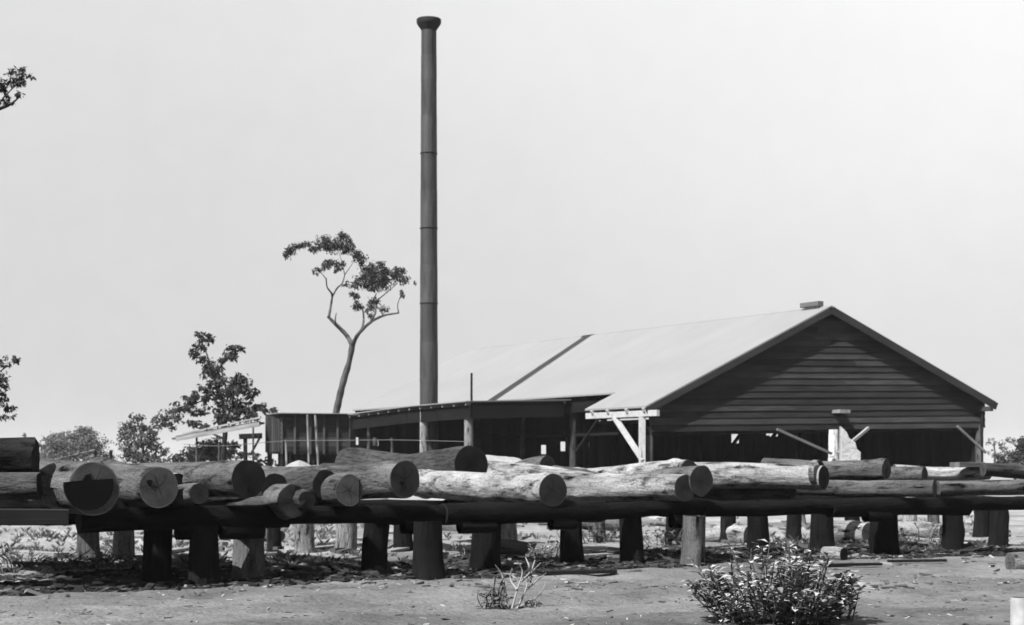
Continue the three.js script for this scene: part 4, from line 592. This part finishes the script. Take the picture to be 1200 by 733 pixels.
{
  const z = 210, K = 3.636, c = ([x, y, a, b]) => [x / K, 370 + y / K, a / K, (b ?? a) / K];
  const t = thing('bushy_tree', 'far grey spreading tree on the horizon at the left', 'tree', at(90, 545, z).setY(0));
  part(t, 'trunk', limb([[90, 560], [90, 535], [91, 522]], z, 0.35, 0.2, 6), M.trunkDark);
  part(t, 'crown', leaves([[365, 497, 40, 20], [330, 525, 70, 26], [250, 530, 50, 24], [290, 555, 90, 26], [400, 545, 50, 22], [220, 560, 40, 18], [350, 575, 80, 22], [250, 590, 70, 20], [160, 600, 30, 12], [340, 595, 100, 20], [430, 600, 40, 14]].map(([x, y, a, b]) => c([x, y, a * 1.2, b * 1.15])), z, 620, 0.3, 24, { thin: 0.6, depth: 1.1, jitter: 1.25 }), M.leafHaze);
  const t2 = thing('thin_tree', 'slim far sapling beside the thick black log', 'tree', at(29, 545, 120).setY(0));
  part(t2, 'trunk', limb([[29, 560], [29, 530], [28.5, 508]], 120, 0.08, 0.03, 6), M.trunkDark);
  part(t2, 'crown', leaves([[28, 510, 2.5, 3], [31, 518, 4, 4], [26, 519, 3, 3]], 120, 300, 0.25, 26), M.leafHaze);
}
{ // gum at the left whose trunk stands outside the picture
  const z = 48, t = thing('gum_tree', 'tree reaching in with leafy boughs at the left edge', 'tree', at(-70, 545, z).setY(0));
  part(t, 'trunk', limb([[-72, 620], [-70, 500], [-60, 380], [-52, 260], [-45, 170]], z, 0.34, 0.14, 7), M.trunk);
  [[[-54, 270], [-30, 190], [-8, 130], [10, 108], [22, 96]], [[-62, 400], [-35, 440], [-10, 440], [8, 430]], [[-60, 420], [-30, 470], [0, 478]], [[-50, 240], [-90, 180], [-120, 150]], [[-60, 380], [-100, 330], [-130, 320]], [[-8, 130], [12, 122], [24, 112]]].forEach((p, i) => part(t, 'branch', limb(p, z, 0.08, 0.015, i + 60), M.trunkDark));
  const cl = [[2, 98, 6, 8], [10, 84, 8, 5], [24, 84, 8, 6], [20, 92, 9, 7], [8, 102, 9, 7], [14, 98, 8, 6], [4, 112, 6, 7], [26, 97, 6, 4], [37, 88, 2.5, 5], [22, 110, 6, 3], [8, 117, 5, 3], [18, 121, 3, 2], [-14, 100, 14, 20], [-30, 120, 18, 18],
    [4, 424, 6, 5], [14, 420, 8, 5], [20, 421, 4, 4], [4, 444, 4, 8], [8, 452, 4, 6], [4, 466, 6, 9], [8, 478, 7, 8], [14, 487, 4, 4], [2, 488, 5, 5], [-10, 450, 12, 30], [-30, 470, 16, 22], [-100, 170, 40, 30], [-120, 320, 36, 30], [-50, 160, 26, 20]];
  part(t, 'crown', leaves(cl, z, 2200, 0.13, 27, { thin: 0.4 }), M.leafDark);
}
{ // right-hand background
  const t = thing('dark_bush', 'dark rounded bush beyond the mill at the right edge', 'bush', at(1190, 545, 120).setY(0));
  part(t, 'stem', limb([[1190, 568], [1190, 545], [1188, 530]], 120, 0.14, 0.06, 8), M.trunkDark);
  part(t, 'crown', leaves([[1174, 538, 7, 7], [1186, 536, 8, 8], [1197, 530, 9, 14], [1206, 524, 10, 14], [1180, 543, 12, 6], [1196, 545, 14, 6]], 120, 1500, 0.24, 28, { thin: 0.6 }), M.leafMid);
  const t2 = thing('bushy_tree', 'faint pale tree far behind the mill corner at the right', 'tree', at(1166, 545, 260).setY(0));
  part(t2, 'trunk', limb([[1166, 556], [1166, 530], [1165, 518]], 260, 0.25, 0.1, 9), M.trunk);
  part(t2, 'crown', leaves([[1160, 518, 6, 5], [1170, 520, 8, 6], [1178, 524, 7, 5], [1165, 530, 7, 4], [1184, 516, 6, 5]], 260, 90, 0.5, 29, { thin: 0.6 }), std(0.24, { vertexColors: true }));  // distance haze is put into this pale leaf colour
}
{ const z = 96, t = thing('low_scrub', 'low dark scrub growing behind the chute posts', 'scrub', at(258, 545, z).setY(0));
  part(t, 'stems', limb([[258, 574], [256, 545], [250, 530]], z, 0.1, 0.04, 12), M.trunkDark);
  part(t, 'crown', leaves([[205, 538, 14, 8], [225, 532, 14, 10], [242, 526, 12, 10], [262, 530, 16, 11], [280, 536, 12, 9], [300, 538, 12, 9], [318, 541, 12, 7], [190, 542, 14, 7], [236, 541, 26, 8], [280, 545, 30, 7]], z, 260, 0.3, 33, { thin: 0.55, jitter: 1.2 }), M.leafDark); }
function bush(name, label, u, z, stems, spread, height, leafN, leafL, mat, stemMat, seed, thin = 0.45) {
  const r = rng(seed), base = onGround(u, z), t = thing(name, label, 'bush', base), sg = [], P = [], C = [];
  for (let i = 0; i < stems; i++) {
    const a = r() * 6.283, k = Math.sqrt(r()), h = height * (0.5 + 0.5 * r() + (r() < 0.08 ? 0.2 : 0)) * (1 - 0.5 * k * k) * (0.6 + 0.75 * fbm(Math.cos(a) * 2.2 * k + seed, Math.sin(a) * 2.2 * k, seed, 2)), tip = V(base.x + Math.cos(a) * spread * k, base.y + h, base.z + Math.sin(a) * spread * k * 0.8), st = V(base.x + Math.cos(a) * spread * 0.62 * k, base.y - 0.03, base.z + Math.sin(a) * spread * 0.5 * k);
    const mid = st.clone().lerp(tip, 0.5).add(V((r() - 0.5) * 0.12, 0.05, (r() - 0.5) * 0.12)), c = new THREE.CatmullRomCurve3([st, mid, tip]);
    sg.push(noUv(new THREE.TubeGeometry(c, 6, 0.006 + 0.004 * r(), 5)));
    for (let n = 0; n < leafN; n++) {
      const o = c.getPointAt(0.05 + 0.95 * Math.pow(r(), 0.85)), aa = r() * 6.283, d = V(Math.cos(aa), 0.35 + 0.7 * (r() - 0.4), Math.sin(aa)).normalize(), w = V(-Math.sin(aa), 0.5 * (r() - 0.5), Math.cos(aa)), L = leafL * (0.5 + 0.9 * r()), tone = 0.3 + 1.2 * r();
      o.addScaledVector(d, 0.02); const up = V(0, 1, 0).addScaledVector(d, -d.y).normalize(), b1 = o.clone().addScaledVector(d, L * 0.5).addScaledVector(w, L * thin / 2).addScaledVector(up, L * 0.06), b2 = o.clone().addScaledVector(d, L * 0.5).addScaledVector(w, -L * thin / 2).addScaledVector(up, L * 0.06), e = o.clone().addScaledVector(d, L).addScaledVector(up, -L * 0.18), m = o.clone().addScaledVector(d, L * 0.5);
      for (const p of [o, b1, m, m, b1, e, o, m, b2, b2, m, e]) { P.push(p.x, p.y, p.z); C.push(tone, tone, tone); }
    }
  }
  part(t, 'stems', mergeGeometries(sg), stemMat);
  const g = new THREE.BufferGeometry(); g.setAttribute('position', new THREE.Float32BufferAttribute(P, 3)); g.setAttribute('color', new THREE.Float32BufferAttribute(C, 3)); g.computeVertexNormals();
  part(t, 'foliage', g, mat); return t;
}
bush('leafy_bush', 'leafy pale bush in the foreground at the lower right', 907, 16.25, 110, 0.9, 0.82, 28, 0.108, M.leafBush, M.twigDark, 51);
bush('leafy_bush', 'small dark straggling bush right of the big pale one', 985, 16.5, 14, 0.2, 0.5, 22, 0.06, M.leafDark, M.twigDark, 52);
bush('low_weed', 'low dark weed at the foot of the bare sapling, left side', 578, 18.3, 12, 0.22, 0.42, 14, 0.07, M.leafMid, M.twigDark, 53);
{ // bare sapling
  const r = rng(61), z = 18.3, b = onGround(604, z), t = thing('bare_sapling', 'bare pale twiggy sapling in the foreground before the posts', 'sapling', b);
  [[[596, 712], [592, 690], [588, 672], [580, 660]], [[600, 712], [606, 690], [612, 668], [606, 655]], [[606, 712], [616, 690], [621, 672], [634, 658]], [[611, 680], [622, 668], [627, 655]], [[604, 712], [624, 702], [636, 690], [640, 680]], [[616, 690], [628, 680], [640, 670]], [[596, 700], [586, 694], [578, 684]], [[606, 690], [598, 676], [600, 664]], [[621, 672], [620, 662], [616, 652]]].forEach((p, i) => part(t, 'twig', limb(p.map(([u, v]) => [u, v + 2, (r() - 0.5) * 0.3]), z, 0.014, 0.005, i), M.twig));
  part(t, 'leaves', leaves([[590, 710, 22, 8], [612, 708, 18, 6], [630, 706, 12, 4], [580, 700, 6, 8], [622, 676, 8, 6], [604, 664, 6, 5], [634, 664, 6, 5]], z, 2600, 0.06, 62, { thin: 0.4 }), M.leafMid);
}
bush('low_weed', 'low weed patch behind the pale bottom log at the centre', 640, 27.5, 16, 0.45, 0.5, 16, 0.07, M.leafBush, M.twig, 54);
bush('low_weed', 'low dark weed patch between the left posts', 118, 24.6, 26, 0.9, 0.3, 14, 0.07, M.leafMid, M.twigDark, 55);
bush('low_weed', 'dark weed patch on the ground at the left edge', 30, 25.6, 30, 1.2, 0.32, 14, 0.07, M.leafMid, M.twigDark, 56);
bush('low_weed', 'pale weed patch behind the centre posts', 545, 28, 16, 0.5, 0.45, 16, 0.07, M.leafBush, M.twig, 57);
bush('low_weed', 'grey weed clump beyond the posts left of the big bush', 778, 32, 18, 0.8, 0.5, 16, 0.1, M.leafMid, M.twigDark, 58);
bush('low_weed', 'grey weed clump beyond the posts at the far right', 1078, 33, 18, 0.9, 0.45, 16, 0.1, M.leafMid, M.twigDark, 59);
bush('low_weed', 'dark weed clump beyond the posts right of the sapling', 700, 33, 18, 0.7, 0.5, 16, 0.1, M.leafMid, M.twigDark, 60);

renderer.render(scene, camera);
